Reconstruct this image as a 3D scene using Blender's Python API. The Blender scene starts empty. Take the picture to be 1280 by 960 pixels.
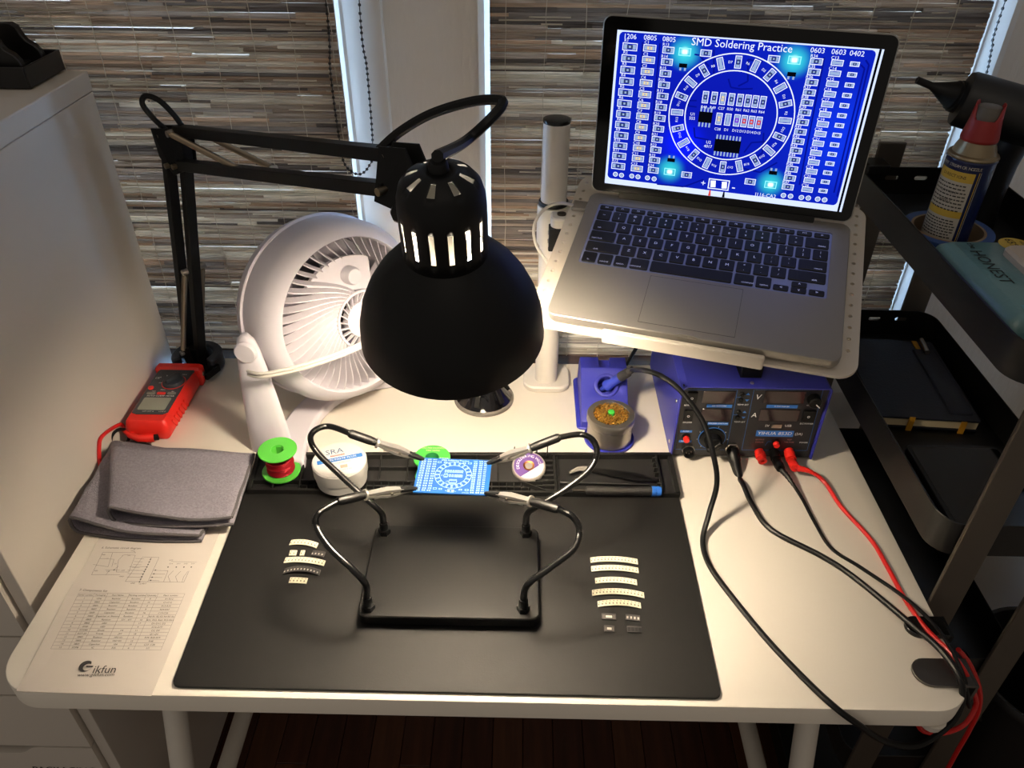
import bpy, bmesh, math, random
import numpy as np
from mathutils import Vector, Matrix
random.seed(7)
SC = bpy.context.scene
COL = SC.collection
PI = math.pi

# ------------------------------------------------------------------ camera
F_PX, YAW, PITCH, ROLL = 975.702, -0.0104, 0.6324, 0.0107
CAM = Vector((0.5308, -0.4422, 1.4601))
DZ = 0.74                                            # desk top height
_fw = Vector((math.sin(YAW)*math.cos(PITCH), math.cos(YAW)*math.cos(PITCH), -math.sin(PITCH)))
_r0 = Vector((math.cos(YAW), -math.sin(YAW), 0)); _u0 = _r0.cross(_fw)
_rt = math.cos(ROLL)*_r0 + math.sin(ROLL)*_u0; _up = -math.sin(ROLL)*_r0 + math.cos(ROLL)*_u0
cam = bpy.data.cameras.new('camera'); co = bpy.data.objects.new('camera', cam); COL.objects.link(co)
cam.sensor_fit = 'HORIZONTAL'; cam.sensor_width = 36.0; cam.lens = 36.0*F_PX/1280.0
cam.clip_start = 0.02; cam.clip_end = 50
co.matrix_world = Matrix.Translation(CAM) @ Matrix((_rt, _up, -_fw)).transposed().to_4x4()
SC.camera = co

# ------------------------------------------------------------------ world, window daylight, exposure
W = bpy.data.worlds.new('world'); SC.world = W; W.use_nodes = True
bg = W.node_tree.nodes['Background']; bg.inputs[0].default_value = (1.0, 0.90, 0.79, 1); bg.inputs[1].default_value = 0.19
def area(name, loc, rot, sx, sy, power, color):
    l = bpy.data.lights.new(name, 'AREA'); l.shape = 'RECTANGLE'; l.size = sx; l.size_y = sy; l.energy = power; l.color = color
    o = bpy.data.objects.new(name, l); COL.objects.link(o); o.location = loc; o.rotation_euler = rot
    return o
# dusk daylight outside the two windows, shining in through the panes
area('daylight_a', (-0.02, 0.80, 1.15), (-PI/2, 0, 0), 0.62, 1.1, 80.0, (0.33, 0.58, 1.0))
area('daylight_b', (0.795, 0.80, 1.15), (-PI/2, 0, 0), 0.66, 1.1, 80.0, (0.33, 0.58, 1.0))
# added fill light for dim room ambience, above and behind the camera
area('fill_light', (0.55, -0.75, 2.45), (0, 0, 0), 0.9, 0.9, 1.5, (1.0, 0.86, 0.70))
SC.view_settings.view_transform = 'Standard'; SC.view_settings.look = 'None'
SC.view_settings.exposure = 0.30; SC.view_settings.gamma = 1.0; SC.view_settings.use_curve_mapping = False
BULB = 340.0                                          # desk lamp bulb radiance
SCREEN = 1.0

# ------------------------------------------------------------------ pixel helpers (photo pixel -> direction -> plane)
def ray(u, v): return _fw + _rt*((u-640)/F_PX) + _up*((480-v)/F_PX)
def atz(u, v, z=DZ): d = ray(u, v); return CAM + d*((z-CAM.z)/d.z)
def aty(u, v, y): d = ray(u, v); return CAM + d*((y-CAM.y)/d.y)
def atx(u, v, x): d = ray(u, v); return CAM + d*((x-CAM.x)/d.x)
def atd(u, v, t): return CAM + ray(u, v)*t
def atp(u, v, o, n): d = ray(u, v); return CAM + d*((Vector(o)-CAM).dot(n)/d.dot(n))

# ------------------------------------------------------------------ materials
def lin(c): return c/12.92 if c <= 0.04045 else ((c+0.055)/1.055)**2.4
def col(h):
    h = h.lstrip('#'); return tuple(lin(int(h[i:i+2], 16)/255) for i in (0, 2, 4)) + (1,)
_M = {}
def mat(name, c='#808080', rough=0.5, metal=0.0, emit=None, es=0.0, bump=0.0, bscale=200.0, var=0.0, vscale=30.0, stretch=(1,1,1), coat=0.0, trans=0.0, spec=None, attr=None):
    if name in _M: return _M[name]
    m = bpy.data.materials.new(name); m.use_nodes = True; nt = m.node_tree; b = nt.nodes['Principled BSDF']
    cc = col(c) if isinstance(c, str) else c
    b.inputs['Base Color'].default_value = cc; b.inputs['Roughness'].default_value = rough; b.inputs['Metallic'].default_value = metal
    if spec is not None: b.inputs['Specular IOR Level'].default_value = spec
    if coat: b.inputs['Coat Weight'].default_value = coat; b.inputs['Coat Roughness'].default_value = 0.08
    if trans: b.inputs['Transmission Weight'].default_value = trans; b.inputs['IOR'].default_value = 1.45
    if emit: b.inputs['Emission Color'].default_value = col(emit) if isinstance(emit, str) else emit; b.inputs['Emission Strength'].default_value = es
    L = nt.links.new
    if bump or var or attr:
        tc = nt.nodes.new('ShaderNodeTexCoord'); mp = nt.nodes.new('ShaderNodeMapping'); L(tc.outputs['Object'], mp.inputs['Vector']); mp.inputs['Scale'].default_value = stretch
    src = None
    if attr:
        at = nt.nodes.new('ShaderNodeAttribute'); at.attribute_name = attr; src = at.outputs['Color']
    if var:
        n = nt.nodes.new('ShaderNodeTexNoise'); n.inputs['Scale'].default_value = vscale; n.inputs['Detail'].default_value = 4; L(mp.outputs[0], n.inputs['Vector'])
        r = nt.nodes.new('ShaderNodeMapRange'); r.inputs[1].default_value = 0.3; r.inputs[2].default_value = 0.7; r.inputs[3].default_value = 1-var; r.inputs[4].default_value = 1+var
        L(n.outputs['Fac'], r.inputs[0])
        x = nt.nodes.new('ShaderNodeMix'); x.data_type = 'RGBA'; x.blend_type = 'MULTIPLY'; x.inputs[0].default_value = 1.0
        if src: L(src, x.inputs[6])
        else: x.inputs[6].default_value = cc
        L(r.outputs[0], x.inputs[7]); src = x.outputs[2]
    if src: L(src, b.inputs['Base Color'])
    if bump:
        n2 = nt.nodes.new('ShaderNodeTexNoise'); n2.inputs['Scale'].default_value = bscale; n2.inputs['Detail'].default_value = 3; L(mp.outputs[0], n2.inputs['Vector'])
        bp = nt.nodes.new('ShaderNodeBump'); bp.inputs['Strength'].default_value = bump; bp.inputs['Distance'].default_value = 0.002; L(n2.outputs['Fac'], bp.inputs['Height']); L(bp.outputs[0], b.inputs['Normal'])
    _M[name] = m; return m
def glow(name, c, s):
    if name in _M: return _M[name]
    m = bpy.data.materials.new(name); m.use_nodes = True; nt = m.node_tree
    for n in list(nt.nodes): nt.nodes.remove(n)
    o = nt.nodes.new('ShaderNodeOutputMaterial'); e = nt.nodes.new('ShaderNodeEmission'); e.inputs[0].default_value = col(c) if isinstance(c, str) else c; e.inputs[1].default_value = s
    nt.links.new(e.outputs[0], o.inputs[0]); _M[name] = m; return m

BLACK = mat('black_plastic', '#060606', 0.45, spec=0.3)
def thin_glass(name):                                 # thin window pane: lets daylight straight through, with a faint reflection
    m = bpy.data.materials.new(name); m.use_nodes = True; nt = m.node_tree
    for n in list(nt.nodes): nt.nodes.remove(n)
    o = nt.nodes.new('ShaderNodeOutputMaterial'); t = nt.nodes.new('ShaderNodeBsdfTransparent'); g = nt.nodes.new('ShaderNodeBsdfGlossy'); g.inputs['Roughness'].default_value = 0.03
    x = nt.nodes.new('ShaderNodeMixShader'); x.inputs[0].default_value = 0.06; nt.links.new(t.outputs[0], x.inputs[1]); nt.links.new(g.outputs[0], x.inputs[2]); nt.links.new(x.outputs[0], o.inputs[0])
    return m
def translucent(m, fac):                             # let part of the light pass diffusely through a thin material
    nt = m.node_tree; b = nt.nodes['Principled BSDF']; o = [n for n in nt.nodes if n.type == 'OUTPUT_MATERIAL'][0]
    t = nt.nodes.new('ShaderNodeBsdfTranslucent'); x = nt.nodes.new('ShaderNodeMixShader'); x.inputs[0].default_value = fac
    if b.inputs['Base Color'].links: nt.links.new(b.inputs['Base Color'].links[0].from_socket, t.inputs[0])
    else: t.inputs[0].default_value = b.inputs['Base Color'].default_value
    nt.links.new(b.outputs[0], x.inputs[1]); nt.links.new(t.outputs[0], x.inputs[2]); nt.links.new(x.outputs[0], o.inputs[0])
    return m
BLACKM = mat('black_matte_metal', '#0a0a0a', 0.5, 0.0, bump=0.05, bscale=900)
WHITE = mat('white_plastic', '#e9e6ea', 0.4)
STEEL = mat('steel', '#b9b2a8', 0.28, 1.0)
DSTEEL = mat('dark_steel', '#4c4843', 0.35, 1.0)
RUBBER = mat('black_rubber', '#0d0d0d', 0.6)
INK = mat('printed_ink', '#34302e', 0.8)
PRINTW = mat('white_print', '#e6e6e6', 0.6)

# ------------------------------------------------------------------ mesh builder
ORG = {}
def text_mesh(s, shear=0.0, bold=0.0):
    c = bpy.data.curves.new('t', 'FONT'); c.body = s; c.size = 1.0; c.align_x = 'CENTER'; c.align_y = 'CENTER'; c.shear = shear; c.resolution_u = 2; c.offset = bold
    o = bpy.data.objects.new('t', c); me = bpy.data.meshes.new_from_object(o)
    v = [tuple(p.co) for p in me.vertices]; f = [tuple(p.vertices) for p in me.polygons]
    bpy.data.objects.remove(o); bpy.data.curves.remove(c); bpy.data.meshes.remove(me)
    return v, f
_T = {}
class MB:
    def __init__(s, M=None):
        s.v = []; s.f = []; s.mi = []; s.M = M; s.mats = []; s.cols = []
    def _m(s, m):
        if m is None: return 0
        if m not in s.mats: s.mats.append(m)
        return s.mats.index(m)
    def add(s, vs, fs, m=None, c=None):
        b = len(s.v)
        if s.M is not None: vs = [s.M @ Vector(v) for v in vs]
        s.v += [tuple(v) for v in vs]; s.f += [tuple(b+i for i in f) for f in fs]
        k = s._m(m); s.mi += [k]*len(fs)
        if c is not None: s.cols += [c]*len(fs)
        return s
    def box(s, c, d, m=None, rot=None, c_=None):
        x, y, z = d[0]/2, d[1]/2, d[2]/2; c = Vector(c)
        vs = [Vector((a*x, b*y, e*z)) for a in (-1, 1) for b in (-1, 1) for e in (-1, 1)]
        if rot is not None: vs = [rot @ v for v in vs]
        return s.add([v+c for v in vs], [(0,1,3,2), (4,6,7,5), (0,4,5,1), (2,3,7,6), (0,2,6,4), (1,5,7,3)], m, c_)
    def bar(s, p0, p1, w, h, m=None, upv=(0, 0, 1)):
        p0 = Vector(p0); p1 = Vector(p1); d = (p1-p0); L = d.length; d.normalize(); u = Vector(upv); sd = d.cross(u).normalized(); u = sd.cross(d)
        vs = [p+sd*(a*w/2)+u*(b*h/2) for p in (p0, p1) for a, b in ((-1,-1), (1,-1), (1,1), (-1,1))]
        return s.add(vs, [(0,1,2,3), (7,6,5,4), (0,4,5,1), (1,5,6,2), (2,6,7,3), (3,7,4,0)], m)
    def rings(s, rings, m=None, cap0=True, cap1=True, closed=False):
        n = len(rings[0]); vs = [v for r in rings for v in r]; fs = []
        K = len(rings)
        for i in range(K if closed else K-1):
            j = (i+1) % K
            for k in range(n): fs.append((i*n+k, i*n+(k+1) % n, j*n+(k+1) % n, j*n+k))
        if not closed:
            if cap0: fs.append(tuple(range(n-1, -1, -1)))
            if cap1: fs.append(tuple(range((K-1)*n, K*n)))
        return s.add(vs, fs, m)
    def rbox(s, x0, x1, y0, y1, levels, r, m=None, seg=5, bottom=True, top=True):
        rg = []
        for ins, z in levels:
            rr = max(r-ins, 0.0002); pts = []
            for cx, cy, a in ((x1-ins-rr, y1-ins-rr, 0), (x0+ins+rr, y1-ins-rr, PI/2), (x0+ins+rr, y0+ins+rr, PI), (x1-ins-rr, y0+ins+rr, 1.5*PI)):
                for k in range(seg+1): t = a+PI/2*k/seg; pts.append((cx+rr*math.cos(t), cy+rr*math.sin(t), z))
            rg.append(pts)
        return s.rings(rg, m, bottom, top)
    def lathe(s, prof, m=None, o=(0,0,0), ax=(0,0,1), n=32, cap0=True, cap1=True, skip=None, ref=None):
        o = Vector(o); ax = Vector(ax).normalized(); a = Vector(ref) if ref else (Vector((1,0,0)) if abs(ax.x) < 0.9 else Vector((0,1,0)))
        a = (a-ax*a.dot(ax)).normalized(); b = ax.cross(a)
        vs = [o+ax*z+a*(r*math.cos(2*PI*k/n))+b*(r*math.sin(2*PI*k/n)) for r, z in prof for k in range(n)]
        fs = []
        for i in range(len(prof)-1):
            for k in range(n):
                if skip and skip(i, k): continue
                fs.append((i*n+k, i*n+(k+1) % n, (i+1)*n+(k+1) % n, (i+1)*n+k))
        if cap0: fs.append(tuple(range(n-1, -1, -1)))
        if cap1: fs.append(tuple(range((len(prof)-1)*n, len(prof)*n)))
        return s.add(vs, fs, m)
    def cyl(s, p0, p1, r0, r1=None, n=16, m=None):
        p0 = Vector(p0); p1 = Vector(p1); L = (p1-p0).length
        return s.lathe([(r0, 0), (r0 if r1 is None else r1, L)], m, p0, p1-p0, n)
    def tube(s, pts, r, n=8, m=None, closed=False):
        pts = [Vector(p) for p in pts]; K = len(pts); rg = []; u = None
        for i in range(K):
            if closed: d = pts[(i+1) % K]-pts[i-1]
            else: d = pts[min(i+1, K-1)]-pts[max(i-1, 0)]
            d.normalize()
            if u is None: u = d.orthogonal().normalized()
            u = (u-d*u.dot(d)).normalized(); w = d.cross(u); rr = r[i] if isinstance(r, (list, tuple)) else r
            rg.append([pts[i]+u*(rr*math.cos(2*PI*k/n))+w*(rr*math.sin(2*PI*k/n)) for k in range(n)])
        return s.rings(rg, m, closed=closed)
    def prism(s, poly, z0, z1, m=None):
        n = len(poly); vs = [(x, y, z0) for x, y in poly]+[(x, y, z1) for x, y in poly]
        return s.add(vs, [tuple(range(n-1, -1, -1)), tuple(range(n, 2*n))]+[(k, (k+1) % n, n+(k+1) % n, n+k) for k in range(n)], m)
    def extr(s, poly, a, b, m=None):                         # 3D polygon swept from offset a to b
        n = len(poly); a = Vector(a); b = Vector(b); vs = [Vector(q)+a for q in poly]+[Vector(q)+b for q in poly]
        return s.add(vs, [tuple(range(n-1, -1, -1)), tuple(range(n, 2*n))]+[(k, (k+1) % n, n+(k+1) % n, n+k) for k in range(n)], m)
    def quad(s, pts, m=None): return s.add(pts, [tuple(range(len(pts)))], m)
    def disc(s, o, r, z, m=None, n=20, r0=0.0):
        if r0: 
            vs = [(o[0]+q*math.cos(2*PI*k/n), o[1]+q*math.sin(2*PI*k/n), z) for q in (r0, r) for k in range(n)]
            return s.add(vs, [(k, (k+1) % n, n+(k+1) % n, n+k) for k in range(n)], m)
        return s.add([(o[0]+r*math.cos(2*PI*k/n), o[1]+r*math.sin(2*PI*k/n), z) for k in range(n)], [tuple(range(n))], m)
    def text(s, t, size, o, ex, ey, m=None, shear=0.0, width=None, bold=0.0):
        key = (t, shear, bold)
        if key not in _T: _T[key] = text_mesh(t, shear, bold)
        vs, fs = _T[key]
        if not vs: return s
        o = Vector(o); ex = Vector(ex).normalized(); ey = Vector(ey).normalized(); k = size
        kx = k
        if width:
            xs = [v[0] for v in vs]; kx = width/(max(xs)-min(xs))
        return s.add([o+ex*(v[0]*kx)+ey*(v[1]*k) for v in vs], fs, m)
    def build(s, name, m=None, parent=None, smooth=35, bevel=0, seg=2, origin=None, solid=0, subd=0):
        me = bpy.data.meshes.new(name)
        if parent is not None: org = ORG[parent]
        elif origin is not None: org = Vector(origin)
        else:
            a = np.array(s.v); org = Vector(((a[:,0].min()+a[:,0].max())/2, (a[:,1].min()+a[:,1].max())/2, a[:,2].min()))
        me.from_pydata([tuple(Vector(v)-org) for v in s.v], [], s.f)
        ms = s.mats if s.mats else [m]
        if s.mats and m is not None and m not in ms: pass
        for q in ms: me.materials.append(q)
        me.polygons.foreach_set('material_index', s.mi)
        if s.cols:
            at = me.color_attributes.new('Col', 'FLOAT_COLOR', 'CORNER'); data = []
            for p, c in zip(me.polygons, s.cols): data += list(c)*p.loop_total
            at.data.foreach_set('color', data)
        bm = bmesh.new(); bm.from_mesh(me); bmesh.ops.recalc_face_normals(bm, faces=bm.faces) if not s.cols else None; bm.to_mesh(me); bm.free()
        if smooth:
            me.polygons.foreach_set('use_smooth', [True]*len(me.polygons)); me.set_sharp_from_angle(angle=math.radians(smooth))
        o = bpy.data.objects.new(name, me); COL.objects.link(o)
        if parent is not None: o.parent = parent; ORG[o] = org
        else: o.location = org; ORG[o] = org
        if solid: q = o.modifiers.new('solid', 'SOLIDIFY'); q.thickness = solid; q.offset = 0
        if bevel: q = o.modifiers.new('bevel', 'BEVEL'); q.width = bevel; q.segments = seg; q.limit_method = 'ANGLE'; q.angle_limit = math.radians(40)
        if subd: q = o.modifiers.new('sub', 'SUBSURF'); q.levels = subd; q.render_levels = subd
        return o
def spl(pts, n=6):
    pts = [Vector(p) for p in pts]; out = []
    for i in range(len(pts)-1):
        a = pts[max(i-1, 0)]; b = pts[i]; c = pts[i+1]; d = pts[min(i+2, len(pts)-1)]
        for k in range(n):
            t = k/n; out.append(0.5*((2*b)+(c-a)*t+(2*a-5*b+4*c-d)*t*t+(3*b-3*c+d-a)*t**3))
    out.append(pts[-1]); return out
def tag(o, label=None, cat=None, group=None, kind=None):
    if label: o['label'] = label
    if cat: o['category'] = cat
    if group: o['group'] = group
    if kind: o['kind'] = kind
    return o
def thing(name, label, cat, loc, group=None):
    o = bpy.data.objects.new(name, None); COL.objects.link(o); o.location = loc; ORG[o] = Vector(loc); o.empty_display_size = 0.02
    return tag(o, label, cat, group)
def dup(o, loc, label=None):                                 # copy of a thing with its parts and sub-parts
    def cp(src, par):
        c = src.copy(); COL.objects.link(c); c.parent = par
        for ch in src.children: cp(ch, c)
        return c
    c = cp(o, None); c.location = loc
    if label: c['label'] = label
    return c
def cut(o, cutter):                                          # boolean-difference a cutter builder out of an object's mesh
    c = cutter.build('cutter', BLACK, origin=(0, 0, 0), smooth=0)
    q = o.modifiers.new('cut', 'BOOLEAN'); q.object = c; q.operation = 'DIFFERENCE'; q.solver = 'EXACT'
    bpy.context.view_layer.update()
    dg = bpy.context.evaluated_depsgraph_get(); me = bpy.data.meshes.new_from_object(o.evaluated_get(dg))
    me.name = o.name
    o.modifiers.clear(); o.data = me
    bpy.data.objects.remove(c)
    return o
def frame(o, ex, ey, ez=None):
    ex = Vector(ex).normalized(); ey = Vector(ey); ey = (ey-ex*ey.dot(ex)).normalized(); ez = ex.cross(ey)
    return Matrix.Translation(Vector(o)) @ Matrix((ex, ey, ez)).transposed().to_4x4()

# ================================================================== THE SETTING
WALL = mat('wall_paint', '#ddd6cc', 0.7, bump=0.6, bscale=70, stretch=(1.6, 1, 0.5))
TRIM = mat('trim_paint', '#dcdad6', 0.45)
YB = 0.655                                           # face of the wall behind the desk
def struct(o, label, cat=None): return tag(o, label, cat or 'structure', kind='structure')
# floor base with strip planks
FLOORB = mat('floor_joint', '#1b0d07', 0.8)
fl = MB().box((0.50, -0.20, -0.021), (3.0, 1.72, 0.03)).build('floor', FLOORB, origin=(0, 0, 0)); struct(fl, 'dark reddish brown hardwood strip floor under the desk', 'floor')
PL = [mat('plank_wood_%d' % i, c, 0.42, var=0.35, vscale=9, stretch=(6, 0.5, 1), bump=0.1, bscale=60) for i, c in enumerate(('#4a2716', '#53301c', '#412011', '#5a3420'))]
pm = {}
for i in range(50):
    x0 = -0.97+i*0.0585
    for j, (a, b) in enumerate(((-1.05, -0.55+0.13*((i*7) % 5)), (-0.55+0.13*((i*7) % 5), 0.10+0.11*((i*5) % 4)), (0.10+0.11*((i*5) % 4), 0.640))):
        key = (round(b-a, 3), (i*3+j) % 4)
        if key not in pm:
            mb = MB(); L = b-a; mb.rbox(0.0005, 0.0577, 0.0006, L-0.0006, [(0, -0.006), (0, -0.0008), (0.0008, 0)], 0.0002, seg=1); pm[key] = mb.build('plank', PL[key[1]], fl, smooth=0); o = pm[key]
        else:
            o = bpy.data.objects.new('plank', pm[key].data); COL.objects.link(o); o.parent = fl
        o.location = (x0, a, 0)
# back wall as pieces around two window openings
WX = [(-0.30, 0.265), (0.505, 1.095)]                # window openings in X
Z0W, Z1W = 0.695, 1.75
mb = MB()
for x0, x1, z0, z1 in ((-1.0, WX[0][0], 0, 2.5), (WX[0][1], WX[1][0], Z0W, Z1W), (WX[1][1], 2.1, 0, 2.5), (WX[0][0], WX[1][1], 0, Z0W), (WX[0][0], WX[1][1], Z1W, 2.5)):
    mb.box(((x0+x1)/2, YB+0.06, (z0+z1)/2), (x1-x0, 0.12, z1-z0))
struct(mb.build('wall_back', WALL, origin=(0.5, YB, 0)), 'off-white textured wall with two windows behind the desk', 'wall')
struct(MB().box((1.47, -0.17, 1.25), (0.10, 1.65, 2.5)).build('blocker_wall_right', WALL), 'off-white side wall right of the cart, outside the view', 'wall')  # unseen wall added to keep ambient light off the right corner
# casings: thin at the opening, thicker outside, so that they face the daylight slipping past the blinds
n = 0
for wi, (a, b) in enumerate(WX):
    for sx, x in ((-1, a), (1, b)):
        n += 1
        w = 0.082 if (wi == 0 and sx == 1) else 0.058 if not (wi == 1 and sx == -1) else 0.034
        prof = [(-0.012, 0.0), (-0.012, 0.006), (0.004, 0.008), (0.010, 0.006), (0.028, 0.012), (0.032, 0.010), (w-0.008, 0.020), (w, 0.019), (w, 0)]
        poly = [Vector((x+sx*q, YB-t, 0)) for q, t in prof]
        mb = MB().extr(poly, (0, 0, Z0W-0.02), (0, 0, Z1W+0.06))
        struct(mb.build('trim_%d' % n, TRIM, smooth=25), ['white window casing at the far left beyond the cabinet', 'white window casing lit blue, right of the left blind', 'white narrow window casing lit blue, left of the laptop blind', 'white window casing lit blue, at the far right behind the cart'][n-1], 'trim')
for wi, (a, b) in enumerate(WX):
    root = thing('window_%d' % (wi+1), ['window behind the woven blind above the fan', 'window behind the woven blind above the laptop'][wi], 'window', ((a+b)/2, YB+0.09, Z0W)); tag(root, kind='structure')
    GL = thin_glass('window_glass')
    mb = MB()
    for x in (a+0.015, b-0.015): mb.box((x, YB+0.10, (Z0W+Z1W)/2), (0.03, 0.03, Z1W-Z0W))
    for z in (Z0W+0.02, (Z0W+Z1W)/2+0.1, Z1W-0.02): mb.box(((a+b)/2, YB+0.10, z), (b-a, 0.03, 0.035))
    mb.build('sash_frame', TRIM, root)
    MB().box(((a+b)/2, YB+0.105, (Z0W+Z1W)/2), (b-a-0.05, 0.004, Z1W-Z0W-0.06)).build('pane', GL, root)
struct(MB().rbox(-0.40, 1.19, 0.607, YB+0.10, [(0, 0.685), (0, 0.713), (0.003, 0.716)], 0.003, seg=2).build('trim_5', TRIM), 'white window sill behind the back edge of the desk', 'trim')
struct(MB().box((0.55, YB-0.007, 0.05), (3.0, 0.014, 0.10)).build('baseboard_back', mat('baseboard_paint', '#8d7c68', 0.6)), 'beige baseboard along the bottom of the back wall', 'baseboard')
# woven reed blinds
REED = mat('reed', '#ffffff', 0.7, attr='Col', var=0.35, vscale=40, stretch=(0.6, 8, 30), bump=0.3, bscale=120)
ADDED_BACKING = mat('added_backing_cloth', '#cbbdae', 0.9)
translucent(REED, 0.40); translucent(ADDED_BACKING, 0.45)
CORD = mat('blind_cord', '#cfc6b4', 0.8)
RAIL = mat('blind_rail_wood', '#3a2417', 0.55, var=0.4, vscale=30, stretch=(0.5, 1, 12))
PAL = ['#a3907f', '#b7a697', '#cfc3b3', '#dfd4c4', '#ece4d6', '#877d77', '#6f6661', '#bfa289', '#aa9f97', '#d6ccba']
PAL = [col(c) for c in PAL]
def blind(x0, x1, y, zb, zt, label, seed):
    rd = random.Random(seed)
    root = thing('woven_blind', label, 'blind', ((x0+x1)/2, y, zb), 'woven reed blinds')
    mb = MB(); z = zb+0.012; band = 0; mode = 0
    while z < zt:
        if band <= 0: mode = rd.choice((0, 0, 1, 2, 3)); band = rd.randint(2, 6)
        band -= 1
        h = rd.uniform(0.0022, 0.0046) if mode != 1 else rd.uniform(0.0034, 0.0058)
        pool = {0: (0, 1, 2, 3, 7, 8), 1: (5, 6, 0, 8, 1, 7), 2: (2, 3, 4, 9, 4, 2), 3: (1, 2, 3, 6, 9, 0)}[mode]
        x = x0-rd.uniform(0, 0.05)
        while x < x1:
            L = rd.uniform(0.05, 0.30); a = max(x, x0); b = min(x+L, x1); x += L
            if b-a < 0.004: continue
            hh = h*rd.uniform(1.06, 1.30); dz = rd.uniform(-0.0007, 0.0007); t = rd.uniform(0.0014, 0.0034); yy = y+rd.uniform(-0.0010, 0.0010); sl = rd.uniform(-0.0009, 0.0009)
            c = PAL[rd.choice(pool)]; k = rd.uniform(0.8, 1.15); c = (c[0]*k, c[1]*k, c[2]*k, 1)
            vs = [(a, yy+t, z+dz-hh/2), (a, yy-t*0.4, z+dz-hh/2), (a, yy-t, z+dz), (a, yy-t*0.4, z+dz+hh/2), (a, yy+t, z+dz+hh/2)]
            vs += [(b, q[1], q[2]+sl) for q in vs]
            mb.add(vs, [(4,3,2,1,0), (5,6,7,8,9), (0,1,6,5), (1,2,7,6), (2,3,8,7), (3,4,9,8)], None, c)
            if rd.random() < 0.5:                    # thin pale splinter lying over the gap
                zz = z+hh/2; L2 = rd.uniform(0.02, 0.12); xa = rd.uniform(a, b); xb = min(xa+L2, x1); c2 = PAL[rd.choice((3, 4, 9, 4))]
                mb.add([(xa, yy-0.0026, zz-0.0007), (xb, yy-0.0026, zz-0.0007+rd.uniform(-0.001, 0.001)), (xb, yy-0.0034, zz+0.0004), (xa, yy-0.0034, zz+0.0006), (xa, yy-0.0020, zz+0.0012), (xb, yy-0.0020, zz+0.0012)], [(0,1,2,3), (3,2,5,4)], None, c2)
        z += h+rd.uniform(0.0001, 0.0006)
    o = mb.build('reed_weave', REED, root, smooth=0); tag(o, 'brown, grey and cream horizontal reeds', kind='stuff')
    x = x0+0.02; k = 0
    while x < x1:
        pts = []; zz = zb
        while zz < zt+0.02: pts.append((x+rd.uniform(-0.0012, 0.0012), y-0.0036, zz)); zz += 0.02
        MB().tube(pts, 0.00055, 4).build('weave_cord', CORD, root); x += 0.0505
    MB().box(((x0+x1)/2, y+0.0052, (zb+zt)/2), (x1-x0, 0.0012, zt-zb)).build('added_backing', ADDED_BACKING, root)  # sheet added behind the reeds to hold back daylight streaks in the gaps
    MB().box(((x0+x1)/2, y, zb), (x1-x0, 0.008, 0.024)).build('bottom_rail', RAIL, root, bevel=0.002)
    MB().box(((x0+x1)/2, y+0.012, zt+0.012), (x1-x0, 0.03, 0.03)).build('head_rail', RAIL, root)
YBL = 0.618
blind(-0.34, 0.2915, YBL, 0.735, 1.66, 'woven reed blind hanging above the fan and left cabinet', 3)
blind(0.487, 1.106, YBL, 0.735, 1.66, 'woven reed blind hanging behind the laptop', 11)
# bead chains
CH = mat('bead_chain', '#241c16', 0.5)
def chain(pts, label):
    P = spl(pts, 40); mb = MB(); acc = 0; last = P[0]; mb.tube(P[::4]+[P[-1]], 0.0007, 5); prev = P[0]
    for q in P[1:]:
        acc += (q-prev).length; prev = q
        if acc >= 0.0062: mb.lathe([(0.0003, -0.0021), (0.0016, -0.0015), (0.0021, 0), (0.0016, 0.0015), (0.0003, 0.0021)], None, q, (0, 0.01, 1), 6, False, False); acc = 0
    tag(mb.build('bead_chain', CH), label, 'blind chain', 'bead chains of the blinds')
def w_(u, v, y=YBL-0.012): return aty(u, v, y)
c0 = w_(407, 0); c1 = w_(425, 180)
chain([(c0.x, c0.y, 1.64), c0, w_(413, 90), c1, w_(432, 207), w_(448, 218), w_(461, 208), w_(466, 185, 0.615), w_(459, 90, 0.625), w_(449, 0, 0.63), (0.345, 0.63, 1.64)], 'dark bead chain hanging in a loop beside the left blind')
r0 = w_(1257, 0, 0.628)
chain([(r0.x+0.002, 0.628, 1.64), r0, w_(1240, 60, 0.628), w_(1232, 95, 0.628), w_(1205, 165, 0.628), w_(1176, 225, 0.628), w_(1165, 255, 0.626)], 'dark bead chain hanging beside the spray can at the right casing')

# ================================================================== DESK
DESKW = mat('desk_white', '#e8dfd0', 0.42, var=0.02, vscale=3)
LEGW = mat('leg_white', '#d9d2c6', 0.45)
desk = thing('desk', 'white rectangular desk with rounded corners on trestle legs', 'desk', (0.5, 0.3, 0))
MB().rbox(0, 1, 0, 0.6, [(0.002, DZ-0.030), (0, DZ-0.027), (0, DZ-0.003), (0.0008, DZ-0.0009), (0.003, DZ)], 0.045, seg=10).build('tabletop', DESKW, desk, smooth=30)
for x in (0.075, 0.925):
    MB().cyl((x, -0.03, 0.0), (x, 0.215, DZ-0.045), 0.0155, n=20).build('leg', LEGW, desk)
    MB().cyl((x, 0.555, 0.0), (x, 0.31, DZ-0.045), 0.0155, n=20).build('leg', LEGW, desk)
    MB().cyl((x, 0.045, 0.225), (x, 0.48, 0.225), 0.0145, n=16).build('crossbar', LEGW, desk)
    MB().box((x, 0.2625, DZ-0.038), (0.05, 0.24, 0.014)).build('leg_plate', LEGW, desk)
MB().lathe([(0.011, 0), (0.013, 0.010)], None, (0.965, 0.012, DZ-0.041), (0, 0, 1), 16).build('leveling_knob', LEGW, desk)
MB().lathe([(0.016, 0), (0.022, 0.006)], None, (0.46, 0.03, DZ-0.036), (0, 0, 1), 20).build('cable_grommet', LEGW, desk)

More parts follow.
